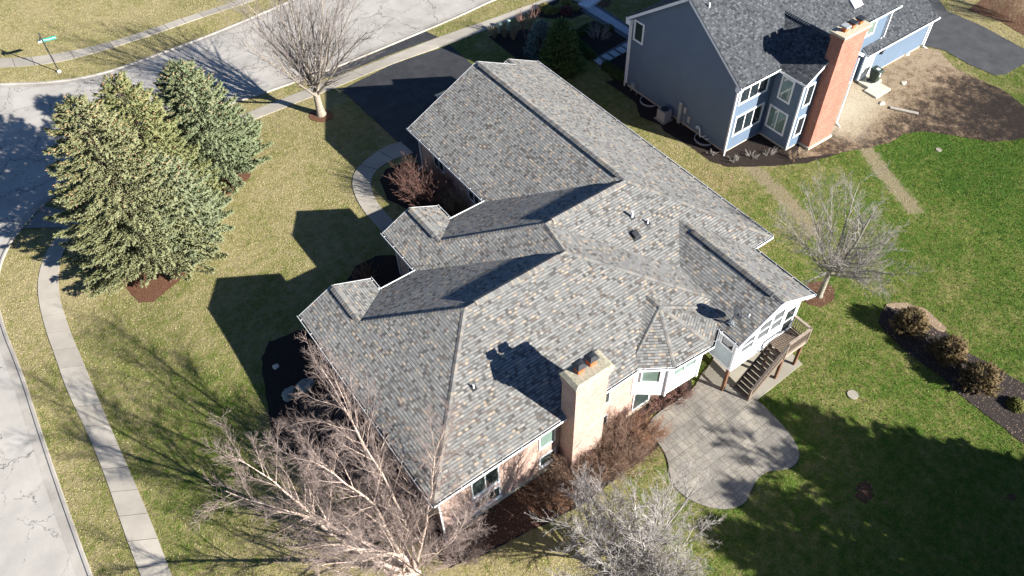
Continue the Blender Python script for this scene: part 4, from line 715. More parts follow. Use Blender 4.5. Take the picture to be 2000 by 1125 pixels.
rock('boulder', 600, 754, .36, .3, STONE, 'darker grey boulder in the bed nearer the gutter, right of its pair', 'boulder', 1.4, 'boulders in the dark front bed', .2, 2)
rock('stone', 539, 716, .16, .1, LIMES, 'small round pale stone alone in the dark front bed', 'stone', seed=3)
rock('stone', 1722, 203, .2, .12, LIMES, 'pale flat stone on the dirt just below the door step', 'stone', 1.3, seed=4)
rock('stone', 1765, 163, .2, .1, LIMES, 'pale flat stone on the dirt right of the door step', 'stone', 1.3, seed=5)
rock('stone', 1770, 107, .2, .2, LIMES, 'pale broken rock against the garage wall of the blue house', 'stone', 1.4, seed=6)
for (px_, py_, r, lb) in ((1665, 771, .30, 'round pale utility cover set in the green back lawn'), (1833, 293, .2, 'small round pale utility cover in the brightest green grass'), (1688, 78, 0, '')):
    if r: P = G(px_, py_); m = MB(); m.lathe((P[0], P[1], P[2]-.02), [(r, 0), (r, .06), (r*.92, .075), (r*.9, .07)], 24); tag(m.build('utility_cover', SLABM), lb, 'utility cover')
for i, (px_, py_) in enumerate(((1170, 121), (1186, 113), (1200, 106), (1214, 99), (1226, 92))):
    P = G(px_, py_); m = MB(); m.obox((P[0], P[1], P[2]+.06), (.27, .0, 0), (0, .42, 0), (0, 0, .03)); tag(m.build('stepping_stone', PAVER, bevel=.01), ['square blue grey stepping stone at the lawn end of the row', 'second stepping stone from the lawn end of the row', 'middle stepping stone of the row of five', 'fourth stepping stone, one short of the house wall', 'stepping stone of the row closest to the blue wall'][i], 'stepping stone', 'stepping stones beside the blue house')
P = G(1150, 8); m = MB(); m.obox((P[0], P[1], P[2]+.1), (.9, .2, 0), (-.15, .5, 0), (0, 0, .14)); m.obox((P[0]+.3, P[1]+.9, P[2]+.22), (.9, .2, 0), (-.15, .5, 0), (0, 0, .16)); tag(m.build('stone_step', TRIMG), 'pale stone steps at the top end of the paver walk', 'steps')
for i, (px_, py_, lb) in enumerate(((977, 64, 'pale green utility pedestal among tan grasses, left of the two'), (994, 58, 'pale green utility pedestal beside the small bare tree, right of the two'))):
    P = G(px_, py_); t = empty('utility_pedestal', P); tag(t, lb, 'utility pedestal', 'utility pedestals by the sidewalk'); PG = plain('pedestal_green', (.32, .46, .38), .5, .3); m = MB(); m.box(P[0]-.14, P[0]+.14, P[1]-.14, P[1]+.14, P[2]-.05, P[2]+.75); m.build('case', PG, t, bevel=.03); m = MB(); m.raw([(P[0]+a*.17, P[1]+b*.17, P[2]+.75) for a, b in ((-1, -1), (1, -1), (1, 1), (-1, 1))]+[(P[0]+a*.1, P[1]+b*.1, P[2]+.88) for a, b in ((-1, -1), (1, -1), (1, 1), (-1, 1))], [(3, 2, 1, 0), (0, 1, 5, 4), (1, 2, 6, 5), (2, 3, 7, 6), (3, 0, 4, 7), (4, 5, 6, 7)]); m.build('lid', PG, t)
# ---- street sign
P = G(116, 141); sg = empty('street_sign', P); tag(sg, 'black street sign post with green and white name blades by the curb', 'street sign')
m = MB(); m.tube([(P[0], P[1], P[2]), (P[0], P[1], P[2]+3.35)], .045, 10); m.tube([(P[0], P[1], P[2]+1.9), (P[0], P[1], P[2]+2.15)], .07, 10); m.lathe((P[0], P[1], P[2]+3.35), [(.06, 0), (.07, .05), (.01, .16)], 10); m.build('pole', DARKM, sg)
m = MB(); m.lathe((P[0], P[1], P[2]), [(.14, 0), (.14, .12), (.08, .2)], 12); m.build('base', WHITE, sg)
SGN = plain('sign_green', (.0, .32, .22), .35, .5, .03); dir_ = np.array([.985, -.17, 0]); nrm = np.array([-.17, -.985, 0]); z0 = P[2]+2.83; c0 = np.array(P)+dir_*.52; c0[2] = z0
m = MB(); m.obox(c0, dir_*.47, nrm*.006, (0, 0, .13)); bl = m.build('blade', SGN, sg); m = MB(); c1 = np.array(P)-dir_*.2; c1[2] = z0; m.obox(c1, dir_*.14, nrm*.006, (0, 0, .12)); m.build('blade', WHITE, sg)
m = MB(); d2 = np.array([.35, .94, 0]); c2 = np.array(P)-d2*.35; c2[2] = z0+.3; m.obox(c2, d2*.28, np.cross(d2, (0, 0, 1))*.006, (0, 0, .12)); m.build('blade', DARKM, sg)
fc = bpy.data.curves.new('txt', 'FONT'); fc.body = 'Midland Rd'; fc.size = .19; fc.align_x = 'CENTER'; fc.align_y = 'CENTER'; fc.extrude = .002; fo = bpy.data.objects.new('lettering', fc); COL.objects.link(fo)
dg = bpy.context.evaluated_depsgraph_get(); tm = bpy.data.meshes.new_from_object(fo.evaluated_get(dg)); bpy.data.objects.remove(fo); tm.materials.append(WHITE); to = bpy.data.objects.new('lettering', tm); COL.objects.link(to); to.parent = bl
Mx = Matrix(((dir_[0], 0, nrm[0], c0[0]+nrm[0]*.01), (dir_[1], 0, nrm[1], c0[1]+nrm[1]*.01), (0, 1, 0, c0[2]), (0, 0, 0, 1))); tm.transform(Mx)
to.matrix_parent_inverse = Matrix.Identity(4)

# ================================================================== PLANTS
def tubes_mesh(name, branches, mat, parent, base, sides):
    groups = {}
    for pts, rad, lv in branches: groups.setdefault((len(pts), sides[min(lv, len(sides)-1)]), []).append((pts, rad))
    V, Fq, off = [], [], 0
    for (n, k), L in groups.items():
        P = np.array([p for p, _ in L]); Rr = np.array([r for _, r in L]); B = len(L)
        T = np.empty_like(P); T[:, 1:-1] = P[:, 2:]-P[:, :-2]; T[:, 0] = P[:, 1]-P[:, 0]; T[:, -1] = P[:, -1]-P[:, -2]; T /= np.linalg.norm(T, axis=2, keepdims=True)+1e-9
        ref = np.array([.37, .59, .13]); A = np.cross(T, ref); A /= np.linalg.norm(A, axis=2, keepdims=True)+1e-9; Bn = np.cross(T, A)
        th = 2*pi*np.arange(k)/k; v = P[:, :, None, :]+Rr[:, :, None, None]*(np.cos(th)[None, None, :, None]*A[:, :, None, :]+np.sin(th)[None, None, :, None]*Bn[:, :, None, :])
        V.append(v.reshape(-1, 3)); b = np.arange(B)[:, None, None]*n*k; i = np.arange(n-1)[None, :, None]*k; j = np.arange(k)[None, None, :]; j2 = (j+1) % k
        q = np.stack([b+i+j, b+i+j2, b+i+k+j2, b+i+k+j], -1).reshape(-1, 4)+off; Fq.append(q); off += B*n*k
    V = np.concatenate(V)-np.array(base); Fq = np.concatenate(Fq); me = npmesh(name, V, Fq, mat); me.polygons.foreach_set('use_smooth', [True]*len(me.polygons))
    o = bpy.data.objects.new(name, me); COL.objects.link(o); o.parent = parent; return o
def npmesh(name, V, Fq, mat, tint=None):
    me = bpy.data.meshes.new(name); nf, k = Fq.shape; me.vertices.add(len(V)); me.vertices.foreach_set('co', V.ravel()); me.loops.add(nf*k); me.loops.foreach_set('vertex_index', Fq.ravel().astype(np.int32))
    me.polygons.add(nf); me.polygons.foreach_set('loop_start', np.arange(0, nf*k, k, dtype=np.int32)); me.polygons.foreach_set('loop_total', np.full(nf, k, dtype=np.int32)); me.update(calc_edges=True); me.materials.append(mat)
    if tint is not None: a = me.attributes.new('tint', 'FLOAT_COLOR', 'POINT'); a.data.foreach_set('color', np.concatenate([tint, np.ones((len(tint), 1))], 1).ravel())
    return me
def unit(v): return v/(np.linalg.norm(v)+1e-9)
def grow(rg, out, p, d, L, r, lv, P):
    n = P['seg'][min(lv, len(P['seg'])-1)]; pts = [p]; rr = [r]; tip = P.get('tip', .35) if lv < P['max'] else .3; wob = P['wob'][min(lv, len(P['wob'])-1)]; trop = P['trop'][min(lv, len(P['trop'])-1)]; q = p.copy(); dd = d.copy(); ds = [d]
    for i in range(n):
        dd = unit(dd+rg.normal(size=3)*wob+np.array([0, 0, trop])); q = q+dd*L/n; pts.append(q); rr.append(r*(1-(1-tip)*(i+1)/n)); ds.append(dd)
    out.append((np.array(pts), np.array(rr), lv))
    if lv >= P['max']: return
    c = P['n'][lv]; c = int(c*(rg.uniform(.8, 1.2))+.5); t0 = P['t0'][lv]
    for j in range(c):
        t = t0+(1-t0)*((j+rg.uniform(0, 1))/c); f = t*n; i = min(int(f), n-1); pos = pts[i]*(1-(f-i))+pts[i+1]*(f-i); base = unit(ds[min(i+1, n)])
        a = np.cross(base, unit(rg.normal(size=3))); a = unit(a); ang = P['ang'][lv]*rg.uniform(.7, 1.3); nd = unit(base*cos(ang)+a*sin(ang)); ll = L*P['lr'][lv]*rg.uniform(.65, 1.2)*(1-P.get('fall', .45)*(t-t0)/(1-t0+1e-6))
        r0 = r*(1-(1-tip)*t); grow(rg, out, pos, nd, ll, max(P.get('rmin', .0055), min(r0*.8, r0*P['rr'][lv]*rg.uniform(.8, 1.15))), lv+1, P)
def woody(name, base, stems, P, seed, bark, twig, label, cat, group=None, split=1, sides=(8, 6, 4, 3, 3)):
    rg = np.random.default_rng(seed); out = []; base = np.array(base, float)
    for (off, d, L, r) in stems: grow(rg, out, base+np.array(off, float), unit(np.array(d, float)), L, r, 0, P)
    t = empty(name, base); tag(t, label, cat, group); A = [b for b in out if b[2] < split]; B = [b for b in out if b[2] >= split]
    if A: tubes_mesh('trunk' if split and 'tree' in name else 'stem', A, bark, t, base, sides)
    if B: tubes_mesh('crown', B, twig, t, base, sides)
    return t
# street tree: short trunk, dense vase of upright limbs
b = G(628, 224); rs = np.random.default_rng(3)
P1 = dict(seg=[7, 5, 4, 3, 3], rmin=.007, wob=[.06, .07, .08, .09], trop=[.05, .05, .05, .03], max=3, n=[11, 8, 5], t0=[.1, .12, .15], ang=[.5, .55, .6], lr=[.52, .48, .5], rr=[.55, .55, .6], tip=.22)
st_ = [((0, 0, -.1), (-.02, .03, 1), 2.6, .27)]
for i in range(15):
    a = 2*pi*i/15+rs.uniform(-.2, .2); tl = rs.uniform(.15, 1.1); st_.append(((0, 0, 1.5+rs.uniform(0, 1.0)), (cos(a)*tl, sin(a)*tl, 1), rs.uniform(7.4, 9.8)*(1-.18*tl), rs.uniform(.08, .125)))
def tree_first(seg, *a, **k): return None
t = woody('street_tree', b, st_[1:], P1, 5, BARKT, TWIGT, 'bare vase shaped street tree beside the sidewalk and asphalt driveway', 'tree')
m = MB(); m.tube([(b[0], b[1], b[2]-.1), (b[0], b[1], b[2]+.15), (b[0]-.02, b[1]+.02, b[2]+.8), (b[0], b[1]+.03, b[2]+1.7), (b[0], b[1]+.03, b[2]+2.6)], [.46, .33, .26, .24, .15], 12); o = m.build('trunk', BARKT, t, smooth=True)
# right hand lawn tree
b = G(1600, 578); P2 = dict(seg=[6, 5, 4, 3, 3], rmin=.0075, wob=[.08, .10, .11, .12], trop=[.05, .05, .04, .03], max=3, n=[11, 8, 5], t0=[.12, .12, .12], ang=[.6, .65, .7], lr=[.55, .5, .5], rr=[.6, .6, .65], tip=.25)
st_ = [((.0, 0, 1.6), (.1, -.05, 1), 6.0, .12)]
for i in range(13):
    a = 2*pi*i/13+rs.uniform(-.25, .25); tl = rs.uniform(.5, 1.5); st_.append(((.0, 0, 1.7+rs.uniform(-.1, .8)), (cos(a)*tl, sin(a)*tl, 1), rs.uniform(3.6, 5.6), rs.uniform(.05, .085)))
t = woody('lawn_tree', b, st_, P2, 8, BARKG, TWIGL, 'spreading bare tree in a mulch ring right of the porch roof', 'tree')
m = MB(); m.tube([(b[0], b[1], b[2]-.1), (b[0], b[1], b[2]+.15), (b[0]+.02, b[1], b[2]+1.2), (b[0], b[1], b[2]+2.4)], [.27, .18, .15, .12], 12); m.build('trunk', BARKG, t, smooth=True)
# birch clump
b = np.array(G(812, 1118)); P3 = dict(seg=[12, 7, 4, 3, 3], rmin=.006, wob=[.085, .10, .12, .12], trop=[.0, .04, .02, .0], max=3, n=[21, 15, 8], t0=[.15, .1, .1], ang=[.6, .6, .65], lr=[.36, .42, .5], rr=[.45, .5, .6], tip=.12)
st_ = []
for (px_, py_, z, r) in ((655, 735, 4.6, .12), (725, 730, 5.2, .09), (450, 945, 3.0, .12), (390, 1075, 2.0, .12), (850, 800, 4.2, .08), (540, 900, 3.6, .10), (640, 1010, 4.5, .10), (920, 960, 2.5, .07), (500, 1150, 2.0, .12)):
    e = BZ(px_, py_, z); d = e-b; st_.append(((rs.uniform(-.15, .15), rs.uniform(-.15, .15), 0), d+np.array([0, 0, .1]), np.linalg.norm(d), r))
t = woody('birch_tree', b, st_, P3, 12, BIRCH, TWIGP, 'multi stemmed white barked birch leaning out over the near roof corner', 'tree', sides=(10, 6, 4, 3), split=2)
# grey ash in the bottom foreground
b = G(1228, 1140); P4 = dict(seg=[6, 5, 4, 3, 3], rmin=.0075, wob=[.10, .12, .12, .12], trop=[.06, .08, .07, .05], max=3, n=[15, 9, 4], t0=[.12, .12, .15], ang=[.55, .6, .65], lr=[.5, .5, .5], rr=[.6, .6, .65], tip=.3)
st_ = [((0, 0, 1.5), (.05, 0, 1), 5.0, .1)]
for i in range(26):
    a = 2*pi*i/26+rs.uniform(-.2, .2); tl = rs.uniform(.3, 1.35); st_.append(((0, 0, 1.3+rs.uniform(0, .9)), (cos(a)*tl, sin(a)*tl, 1), rs.uniform(5.2, 6.4)*(1-.22*tl), rs.uniform(.05, .08)))
t = woody('crabapple_tree', b, st_, P4, 15, TWIGG, TWIGG, 'silver grey bare tree filling the bottom edge left of the patio', 'tree')
m = MB(); m.tube([(b[0], b[1], b[2]-.1), (b[0], b[1], b[2]+1.0), (b[0], b[1], b[2]+2.2)], [.24, .17, .12], 12); m.build('trunk', TWIGG, t, smooth=True)
# twiggy shrubs
def shrub(px_, py_, h, r, n, twig, label, seed, name='bare_shrub', group=None, P=None, cat='shrub', rad=.014, lean=1.0, base=None):
    rg = np.random.default_rng(seed); b = np.array(base if base is not None else G(px_, py_)); S = []
    for i in range(n):
        a = rg.uniform(0, 2*pi); q = sqrt(rg.uniform(0, 1)); S.append(((cos(a)*q*r*.35, sin(a)*q*r*.35, -.05), (cos(a)*q*r/h*lean, sin(a)*q*r/h*lean, 1), h*rg.uniform(.75, 1.1), rad))
    P = P or dict(seg=[5, 3, 3], wob=[.10, .11, .12], trop=[.02, .05, .03], max=2, n=[9, 5], t0=[.2, .15], ang=[.5, .55], lr=[.38, .5], rr=[.6, .6], tip=.4)
    return woody(name, b, S, P, seed, twig, twig, label, cat, group, split=1, sides=(4, 3, 3))
shrub(836, 390, 2.6, 1.9, 110, TWIGR, 'tall red brown bare shrub beside the walkway and garage wall', 21); shrub(893, 415, 2.0, 1.0, 40, TWIGB, 'tan bare shrub tucked in the corner by the dark roof valley', 22)
shrub(712, 545, .9, .9, 34, TWIGO, 'low orange twigged shrub in the shaded bed between two front gables', 23)
shrub(1195, 905, 2.5, 2.0, 150, TWIGM, 'broad tan brown shrub against the foot of the brick chimney', 24); shrub(1140, 930, 2.1, 1.8, 120, TWIGM, 'tan bare shrub left of the chimney shrub, in front of the basement window', 25)
shrub(1085, 965, 1.5, 1.3, 60, TWIGM, 'small maroon brown shrub at the lawn side of the basement window bed', 60); shrub(1265, 862, 1.6, .9, 70, TWIGO, 'small upright rusty shrub touching the patio edge', 26, rad=.01); shrub(1232, 840, 1.5, .9, 50, TWIGR, 'dark red shrub between the rusty shrub and the brick wall', 27)
shrub(1325, 775, .8, .8, 40, TWIGR, 'low red shrub under the white bay beside the patio', 28); shrub(1290, 795, .8, .7, 30, TWIGR, 'low dark red shrub under the window below the bay', 29)
for i, (px_, py_, h, r, lb) in enumerate(((620, 855, 2.3, 1.7, 'purple grey shrub farthest up the left wall, above the boulders shade'), (680, 930, 2.4, 1.8, 'purple grey shrub midway along the left wall under the gutter'), (735, 1000, 2.3, 1.7, 'purple grey shrub beside the birch stems at the left wall'), (800, 1050, 1.8, 1.4, 'purple shrub right at the foot of the near house corner'), (900, 1090, 1.5, 1.5, 'purple shrub in the mulch below the near house corner'))):
    shrub(px_, py_, h, r, 60, TWIGP, lb, 31+i, group='purple shrubs along the near wall')
for i, (px_, py_, h, lb) in enumerate(((1432, 314, .5, 'tiny bare shrub in black mulch nearest the blue corner post'), (1468, 306, .5, 'tiny bare shrub, second from the blue corner post'), (1503, 303, .55, 'tiny bare shrub in front of the shaded bay wall'), (1547, 312, .6, 'tiny tan shrub before the red chimney base'), (1389, 300, .4, 'tiny pale shrub just below the window well'))):
    shrub(px_, py_, h, .45, 12, TWIGB if i == 3 else TWIGG, lb, 41+i, group='tiny shrubs in the black mulch', rad=.012)
shrub(1170, 76, 1.2, 1.1, 22, TWIGG, 'rounded bare grey shrub in the bed before the blue house', 50); shrub(1942, 26, 2.6, 1.2, 24, TWIGB, 'bare upright shrub in the far right bed, left of two', 51); shrub(1980, 42, 2.4, 1.1, 22, TWIGB, 'bare upright shrub in the far right bed, right of two', 52)
P5 = dict(seg=[5, 4, 3], wob=[.06, .12, .2], trop=[.03, .05, .03], max=2, n=[12, 6], t0=[.3, .15], ang=[.5, .55], lr=[.4, .5], rr=[.5, .6], tip=.3)
b = G(1030, 82); woody('ornamental_tree', b, [((0, 0, 0), (0, 0, 1), 3.2, .06), ((.1, 0, 0), (.15, .1, 1), 2.9, .05), ((-.1, 0, 0), (-.15, 0, 1), 2.9, .05), ((0, .1, 0), (-.05, .2, 1), 2.6, .05)], P5, 55, TWIGR, TWIGR, 'slender reddish bare tree left of the small blue spruce', 'tree', sides=(5, 4, 3))
# conifers
def conifer(name, base, h, R, seed, label, cat='tree', group=None, cols=((.10, .15, .075), (.20, .25, .14)), tipc=(.27, .31, .20), nb=420, ntw=40, low=.02, conec=None, shape=.75, sl=.26, sw=.05, skew=(0, 0), up=.12, fan=.34, whorl=False):
    rg = np.random.default_rng(seed); base = np.array(base, float); SP = []; D = []; LN = []; TC = []; WD = []; BR = []
    for i in range(nb):
        tu = (floor(i/9)+.5)/(nb/9) if whorl else (i+rg.uniform(0, 1))/nb; t = min(.985, max(low, low+(.985-low)*tu**1.15+(rg.normal()*.006 if whorl else 0))); z = h*t; a = i*2.39996+rg.uniform(-.3, .3)
        L = R*((1-t)**shape)*rg.uniform(.72, 1.12)*(1+.10*sin(3*a+seed))+.12; dro = .05-.24*(1-t)+up; d0 = np.array([cos(a), sin(a), dro+rg.normal()*.08]); d0 = unit(d0); org = np.array([skew[0]*t, skew[1]*t, z])
        n = max(6, int(ntw*L/R*1.05)); s = np.sqrt(rg.uniform(.04, 1, n)); perp = np.array([-sin(a), cos(a), 0]); sg_ = rg.choice([-1., 1.], n)
        side = (1-s)*fan*L*rg.uniform(0, 1, n)+.03; pos = org+d0[None]*(s*L)[:, None]+perp[None]*(sg_*side)[:, None]; pos[:, 2] += -.14*L*s*s+.20*L*s**3-.06*side+rg.normal(size=n)*.035
        dv = d0[None]*.75+perp[None]*(sg_*rg.uniform(.1, .9, n))[:, None]+np.array([0, 0, 1])[None]*rg.uniform(-.1, .38, n)[:, None]+rg.normal(size=(n, 3))*.12; dv /= np.linalg.norm(dv, axis=1, keepdims=True)
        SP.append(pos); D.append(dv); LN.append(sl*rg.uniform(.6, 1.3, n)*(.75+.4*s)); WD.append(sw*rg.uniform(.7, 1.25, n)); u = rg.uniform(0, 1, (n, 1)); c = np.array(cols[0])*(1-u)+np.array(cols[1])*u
        if conec is not None: cm = rg.uniform(0, 1, n) < .10*max(0, (t-.35))*2.2*(s > .6); c[cm] = conec
        TC.append(c)
        e = org+d0*L*.9; e = e+np.array([0, 0, -.02*L]); BR.append((np.array([org, (org+e)/2+np.array([0, 0, -.05*L]), e])+base, np.array([.035*L/R+.008, .02*L/R+.006, .006]), 2))
    P, Dv, Ln, Wd, C = map(np.concatenate, (SP, D, LN, WD, TC)); n = len(P); A = np.cross(Dv, rg.normal(size=(n, 3))); A /= np.linalg.norm(A, axis=1, keepdims=True)+1e-9; B = np.cross(Dv, A)
    # every shoot is a little four sided spindle with ragged shoulders
    V = np.stack([P, P+Dv*(Ln*.35)[:, None]+A*Wd[:, None], P+Dv*(Ln*.45)[:, None]+B*(Wd*.8)[:, None], P+Dv*(Ln*.3)[:, None]-A*(Wd*.9)[:, None], P+Dv*(Ln*.5)[:, None]-B*(Wd*.8)[:, None], P+Dv*Ln[:, None]], 1).reshape(-1, 3)
    b = (np.arange(n)*6)[:, None]; fc = np.concatenate([b+np.array([[0, 2, 1]]), b+np.array([[0, 3, 2]]), b+np.array([[0, 4, 3]]), b+np.array([[0, 1, 4]]), b+np.array([[5, 1, 2]]), b+np.array([[5, 2, 3]]), b+np.array([[5, 3, 4]]), b+np.array([[5, 4, 1]])])
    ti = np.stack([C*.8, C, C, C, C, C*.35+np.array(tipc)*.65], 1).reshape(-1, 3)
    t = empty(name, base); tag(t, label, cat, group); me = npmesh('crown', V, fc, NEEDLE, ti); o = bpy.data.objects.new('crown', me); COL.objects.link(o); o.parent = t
    tr = [(np.array([base+np.array([0, 0, -.1]), base+np.array([skew[0]*.5, skew[1]*.5, h*.5]), base+np.array([skew[0], skew[1], h*.97])]), np.array([.03*h, .018*h, .01]), 0)]+BR
    tubes_mesh('trunk', tr, BARKD, t, base, (8, 4, 3)); return t
GS = 'big spruces on the corner lawn'; cc_ = (.38, .22, .12)
SPK = dict(group=GS, conec=cc_, sl=.22, sw=.034, shape=.62, up=.16, fan=.28, whorl=True)
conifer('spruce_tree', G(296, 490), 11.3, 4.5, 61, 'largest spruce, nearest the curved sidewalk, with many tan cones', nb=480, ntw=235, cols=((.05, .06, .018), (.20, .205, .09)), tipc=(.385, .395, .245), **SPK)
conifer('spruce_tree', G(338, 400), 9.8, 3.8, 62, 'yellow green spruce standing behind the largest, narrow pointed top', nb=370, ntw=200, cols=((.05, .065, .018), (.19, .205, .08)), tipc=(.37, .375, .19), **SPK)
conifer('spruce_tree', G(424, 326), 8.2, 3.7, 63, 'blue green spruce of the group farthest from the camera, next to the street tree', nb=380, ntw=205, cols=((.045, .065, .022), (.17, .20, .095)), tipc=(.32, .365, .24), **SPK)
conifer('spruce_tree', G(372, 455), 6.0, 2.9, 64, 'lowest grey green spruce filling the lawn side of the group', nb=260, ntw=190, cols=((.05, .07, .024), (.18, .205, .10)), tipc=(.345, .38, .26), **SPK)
conifer('blue_spruce', G(1056, 110), 3.1, 1.25, 65, 'small blue spruce with a frosty top behind the garage roof', nb=150, ntw=34, cols=((.06, .11, .10), (.12, .19, .18)), tipc=(.25, .33, .31), sl=.2, sw=.04)
conifer('arborvitae', G(1094, 138), 4.3, 1.65, 66, 'dark green pointed evergreen right of the small blue spruce', nb=300, ntw=44, cols=((.035, .07, .02), (.09, .14, .035)), tipc=(.13, .18, .045), shape=.6, sl=.22, sw=.045)
for i, (px_, py_, h, r, lb) in enumerate(((1772, 645, 1.25, .95, 'straggly golden juniper at the rounded end of the long right bed'), (1845, 700, 1.3, .9, 'brown tinged juniper, middle of the three in the right bed'), (1904, 755, 1.4, 1.0, 'golden brown juniper, nearest the frame edge of the three'))):
    conifer('juniper', G(px_, py_), h, r, 70+i, lb, cat='shrub', group='junipers in the long right bed', nb=80, ntw=75, cols=((.05, .045, .018), (.16, .115, .055)), tipc=(.25, .17, .085), shape=.42, sl=.22, sw=.02, up=.55)
def hedge(name, pxs, r, h, label, seed, cols=((.03, .055, .015), (.07, .11, .03)), cat='hedge', n=900, tipc=None, group=None):
    rg = np.random.default_rng(seed); pts = [np.array(G(*p)) for p in pxs]; base = sum(pts)/len(pts); P, D, C = [], [], []
    for i in range(n):
        k = rg.uniform(0, max(1e-3, len(pts)-1)); j = min(int(k), max(0, len(pts)-2)); q = pts[j]*(1-(k-j))+pts[min(j+1, len(pts)-1)]*(k-j); v = unit(rg.normal(size=3)); v[2] = abs(v[2]); rr_ = rg.uniform(.75, 1.05); P.append(q+v*np.array([r, r, h])*rr_); D.append(unit(v+rg.normal(size=3)*.4)); u = rg.uniform(); C.append(np.array(cols[0])*(1-u)+np.array(cols[1])*u)
    P, D, C = map(np.array, (P, D, C)); L = rg.uniform(.08, .16, n); A = np.cross(D, rg.normal(size=(n, 3))); A /= np.linalg.norm(A, axis=1, keepdims=True); B = np.cross(D, A); W = L*.35; P0 = P-D*(L*.6)[:, None]
    V = np.stack([P0, P+A*W[:, None], P+B*W[:, None], P-A*W[:, None], P-B*W[:, None], P+D*L[:, None]], 1).reshape(-1, 3)-base
    b = (np.arange(n)*6)[:, None]; fc = np.concatenate([b+np.array([q]) for q in ([0, 2, 1], [0, 3, 2], [0, 4, 3], [0, 1, 4], [5, 1, 2], [5, 2, 3], [5, 3, 4], [5, 4, 1])])
    me = npmesh(name, V, fc, NEEDLE, np.repeat(C, 6, 0)); o = bpy.data.objects.new(name, me); COL.objects.link(o); o.location = base; return tag(o, label, cat, group)
hedge('hedge', [(1118, 80), (1135, 95), (1157, 115)], .38, .6, 'low dark clipped hedge running down to the stepping stones', 80, n=2600); hedge('hedge', [(1118, 76), (1135, 66), (1150, 58)], .35, .55, 'low dark hedge edging the bed under the paver walk', 81, n=1600); hedge('hedge', [(1183, 132), (1200, 145), (1222, 158)], .38, .6, 'low dark hedge below the stepping stones along the blue wall', 82, n=2400)
for i, (px_, py_, r, cols, lb) in enumerate(((1063, 18, .5, ((.16, .14, .03), (.34, .30, .08)), 'yellow green mound shrub, leftmost in the top bed'), (1075, 24, .5, ((.14, .12, .03), (.30, .27, .07)), 'yellow green mound shrub, lower of the left pair'), (1091, 20, .45, ((.13, .13, .04), (.30, .28, .10)), 'small yellow mound shrub beside the red shrub'), (1105, 10, .55, ((.15, .14, .03), (.33, .30, .09)), 'yellow green mound shrub at the top edge of the bed'), (1105, 24, .5, ((.09, .03, .03), (.22, .07, .07)), 'dark red mound shrub in the middle of the top bed'), (1122, 17, .4, ((.15, .14, .05), (.32, .28, .12)), 'pale mound shrub nearest the paver walk'), (1187, 58, .45, ((.03, .05, .015), (.06, .09, .025)), 'dark round evergreen shrub under the paver walk'), (1982, 793, .42, ((.05, .06, .01), (.13, .13, .03)), 'small dark green dome shrub in the right bed near the frame edge'))):
    hedge('mound_shrub', [(px_, py_)], r, r*.9, lb, 90+i, cols, 'shrub', 700, group='mound shrubs in the beds')
def grassclump(px_, py_, h, r, label, seed, col=TWIGB, n=120):
    rg = np.random.default_rng(seed); b = np.array(G(px_, py_)); out = []
    for i in range(n):
        a = rg.uniform(0, 2*pi); q = rg.uniform(0, 1); d = np.array([cos(a)*q*r/h, sin(a)*q*r/h, 1]); p0 = b+np.array([cos(a)*.1*q, sin(a)*.1*q, 0]); L = h*rg.uniform(.7, 1.1); out.append((np.array([p0, p0+d*L*.5, p0+d*L*.9+np.array([d[0], d[1], -.2])*L*.15]), np.array([.012, .01, .004]), 0))
    t = empty('ornamental_grass', b); tubes_mesh('blades', out, col, t, b, (3,)); return tag(t, label, 'ornamental grass', 'tan grass clumps by the utility pedestals')
STR = plain('dry_grass', (.42, .34, .22), .9, .1, .3, 8)
for i, (px_, py_, lb) in enumerate(((966, 74, 'tan grass clump left of both utility pedestals'), (985, 72, 'tan grass clump between the utility pedestals'), (1005, 66, 'tall pale grass clump right of the pedestals'), (1003, 78, 'brown grass clump in front of the pedestals'))): grassclump(px_, py_, 1.1, .5, lb, 100+i, STR)
# evergreens beyond the frame to the lower right that shade the back lawn
LB = ['whose shadow tip falls beside the patio', 'shading the middle of the back lawn', 'shading the lawn below the utility cover', 'shading the end of the long bed', 'dappling the patio', 'shading the lawn below the patio', 'shading the worn soil patch', 'shading the bottom right corner', 'shading the right edge of the lawn', 'shading the grass under the patio curve', 'shading the grass at the bottom edge']
for k0, (px_, py_, z_h, r_) in enumerate(((1500, 800, 9.5, 3.6), (1625, 858, 9.5, 3.0), (1770, 862, 10, 3.0), (1905, 900, 10, 3.8), (1395, 850, 9.5, 3.4), (1440, 960, 10, 4.2), (1560, 900, 11, 3.2), (1700, 1000, 11, 2.8), (1860, 1030, 11, 3.0), (1385, 1030, 9.6, 4.0), (1500, 1060, 10, 4.0))):
    q = G(px_, py_); bb = np.array(q[:2])-np.array([-.885, 1.883])*z_h
    conifer('pine_tree', (bb[0], bb[1], H(bb[0], bb[1])), z_h+.3, r_, 120+k0, 'evergreen beyond the frame '+LB[k0], group='evergreens shading the back lawn', nb=90 if k0 == 4 else 300, ntw=34, sl=.5, sw=.12 if k0 != 4 else .06)

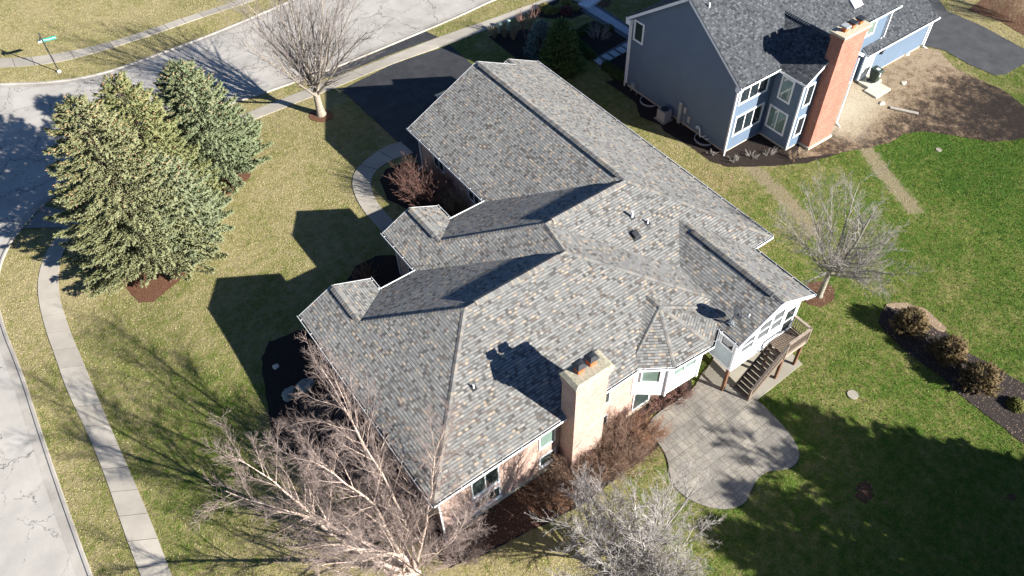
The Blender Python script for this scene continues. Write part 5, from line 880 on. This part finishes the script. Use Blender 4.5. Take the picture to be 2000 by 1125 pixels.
# ---- turf: short blades standing in the lawn
def turf():
    rg = np.random.default_rng(77); n = 1500000; x = rg.uniform(-34, 62, n); y = rg.uniform(-30, 64, n)
    D = np.stack([x-CAM[0], y-CAM[1], np.full(n, -4.4-CAM[2])], 1); z = D@Fv; sx = 1000+FPX*(D@Rv)/z; sy = 562.5-FPX*(D@Uv)/z
    k = (z > 1) & (sx > -120) & (sx < 2120) & (sy > -120) & (sy < 1260); x, y = x[k], y[k]
    HF = [np.array([(-5.6, -5.86), (10.93, -5.86), (10.93, -3.67), (17, -3.67), (17, 16.9), (6.87, 16.1), (6.87, 7.44), (.83, 8.9), (-5.6, 6.3)]), np.array([(24.6, 5.5), (28, 5.5), (28, 3), (33.2, 3), (33.2, 5.2), (46.2, 5.2), (46.2, 15.6), (24.6, 15.6)])]
    keep = np.ones(len(x), bool)
    for pg in EXCL+HF:
        b0, b1 = pg.min(0)-.08, pg.max(0)+.08; c = np.where(keep & (x > b0[0]) & (x < b1[0]) & (y > b0[1]) & (y < b1[1]))[0]
        if not len(c): continue
        px, py = x[c], y[c]; ins = np.zeros(len(c), bool); j = len(pg)-1
        for i in range(len(pg)):
            xi, yi = pg[i]; xj, yj = pg[j]; j = i
            if yi == yj: continue
            ins ^= ((yi > py) != (yj > py)) & (px < (xj-xi)*(py-yi)/(yj-yi)+xi)
        keep[c[ins]] = False
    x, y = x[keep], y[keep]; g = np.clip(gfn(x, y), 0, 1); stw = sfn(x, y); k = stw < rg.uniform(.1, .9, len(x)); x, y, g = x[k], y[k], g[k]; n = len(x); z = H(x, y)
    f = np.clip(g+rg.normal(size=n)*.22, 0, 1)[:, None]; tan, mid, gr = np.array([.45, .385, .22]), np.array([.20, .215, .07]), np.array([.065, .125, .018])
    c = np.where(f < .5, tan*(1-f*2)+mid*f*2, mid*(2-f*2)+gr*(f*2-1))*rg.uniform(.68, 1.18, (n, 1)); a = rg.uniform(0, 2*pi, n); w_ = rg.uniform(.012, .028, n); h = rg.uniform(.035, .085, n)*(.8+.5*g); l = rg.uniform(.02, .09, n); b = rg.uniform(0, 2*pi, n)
    P = np.stack([x, y, z-.01], 1); W = np.stack([np.cos(a)*w_, np.sin(a)*w_, 0*w_], 1); T = P+np.stack([np.cos(b)*l, np.sin(b)*l, h], 1); V = np.stack([P-W, P+W, T], 1).reshape(-1, 3)
    me = npmesh('grass', V, np.arange(3*n).reshape(-1, 3), NEEDLE, np.repeat(c, 3, 0)); o = bpy.data.objects.new('grass', me); COL.objects.link(o)
    tag(o, 'short lawn grass blades, tan in front and green behind the houses', 'grass', kind='stuff'); print('blades', n)
turf()
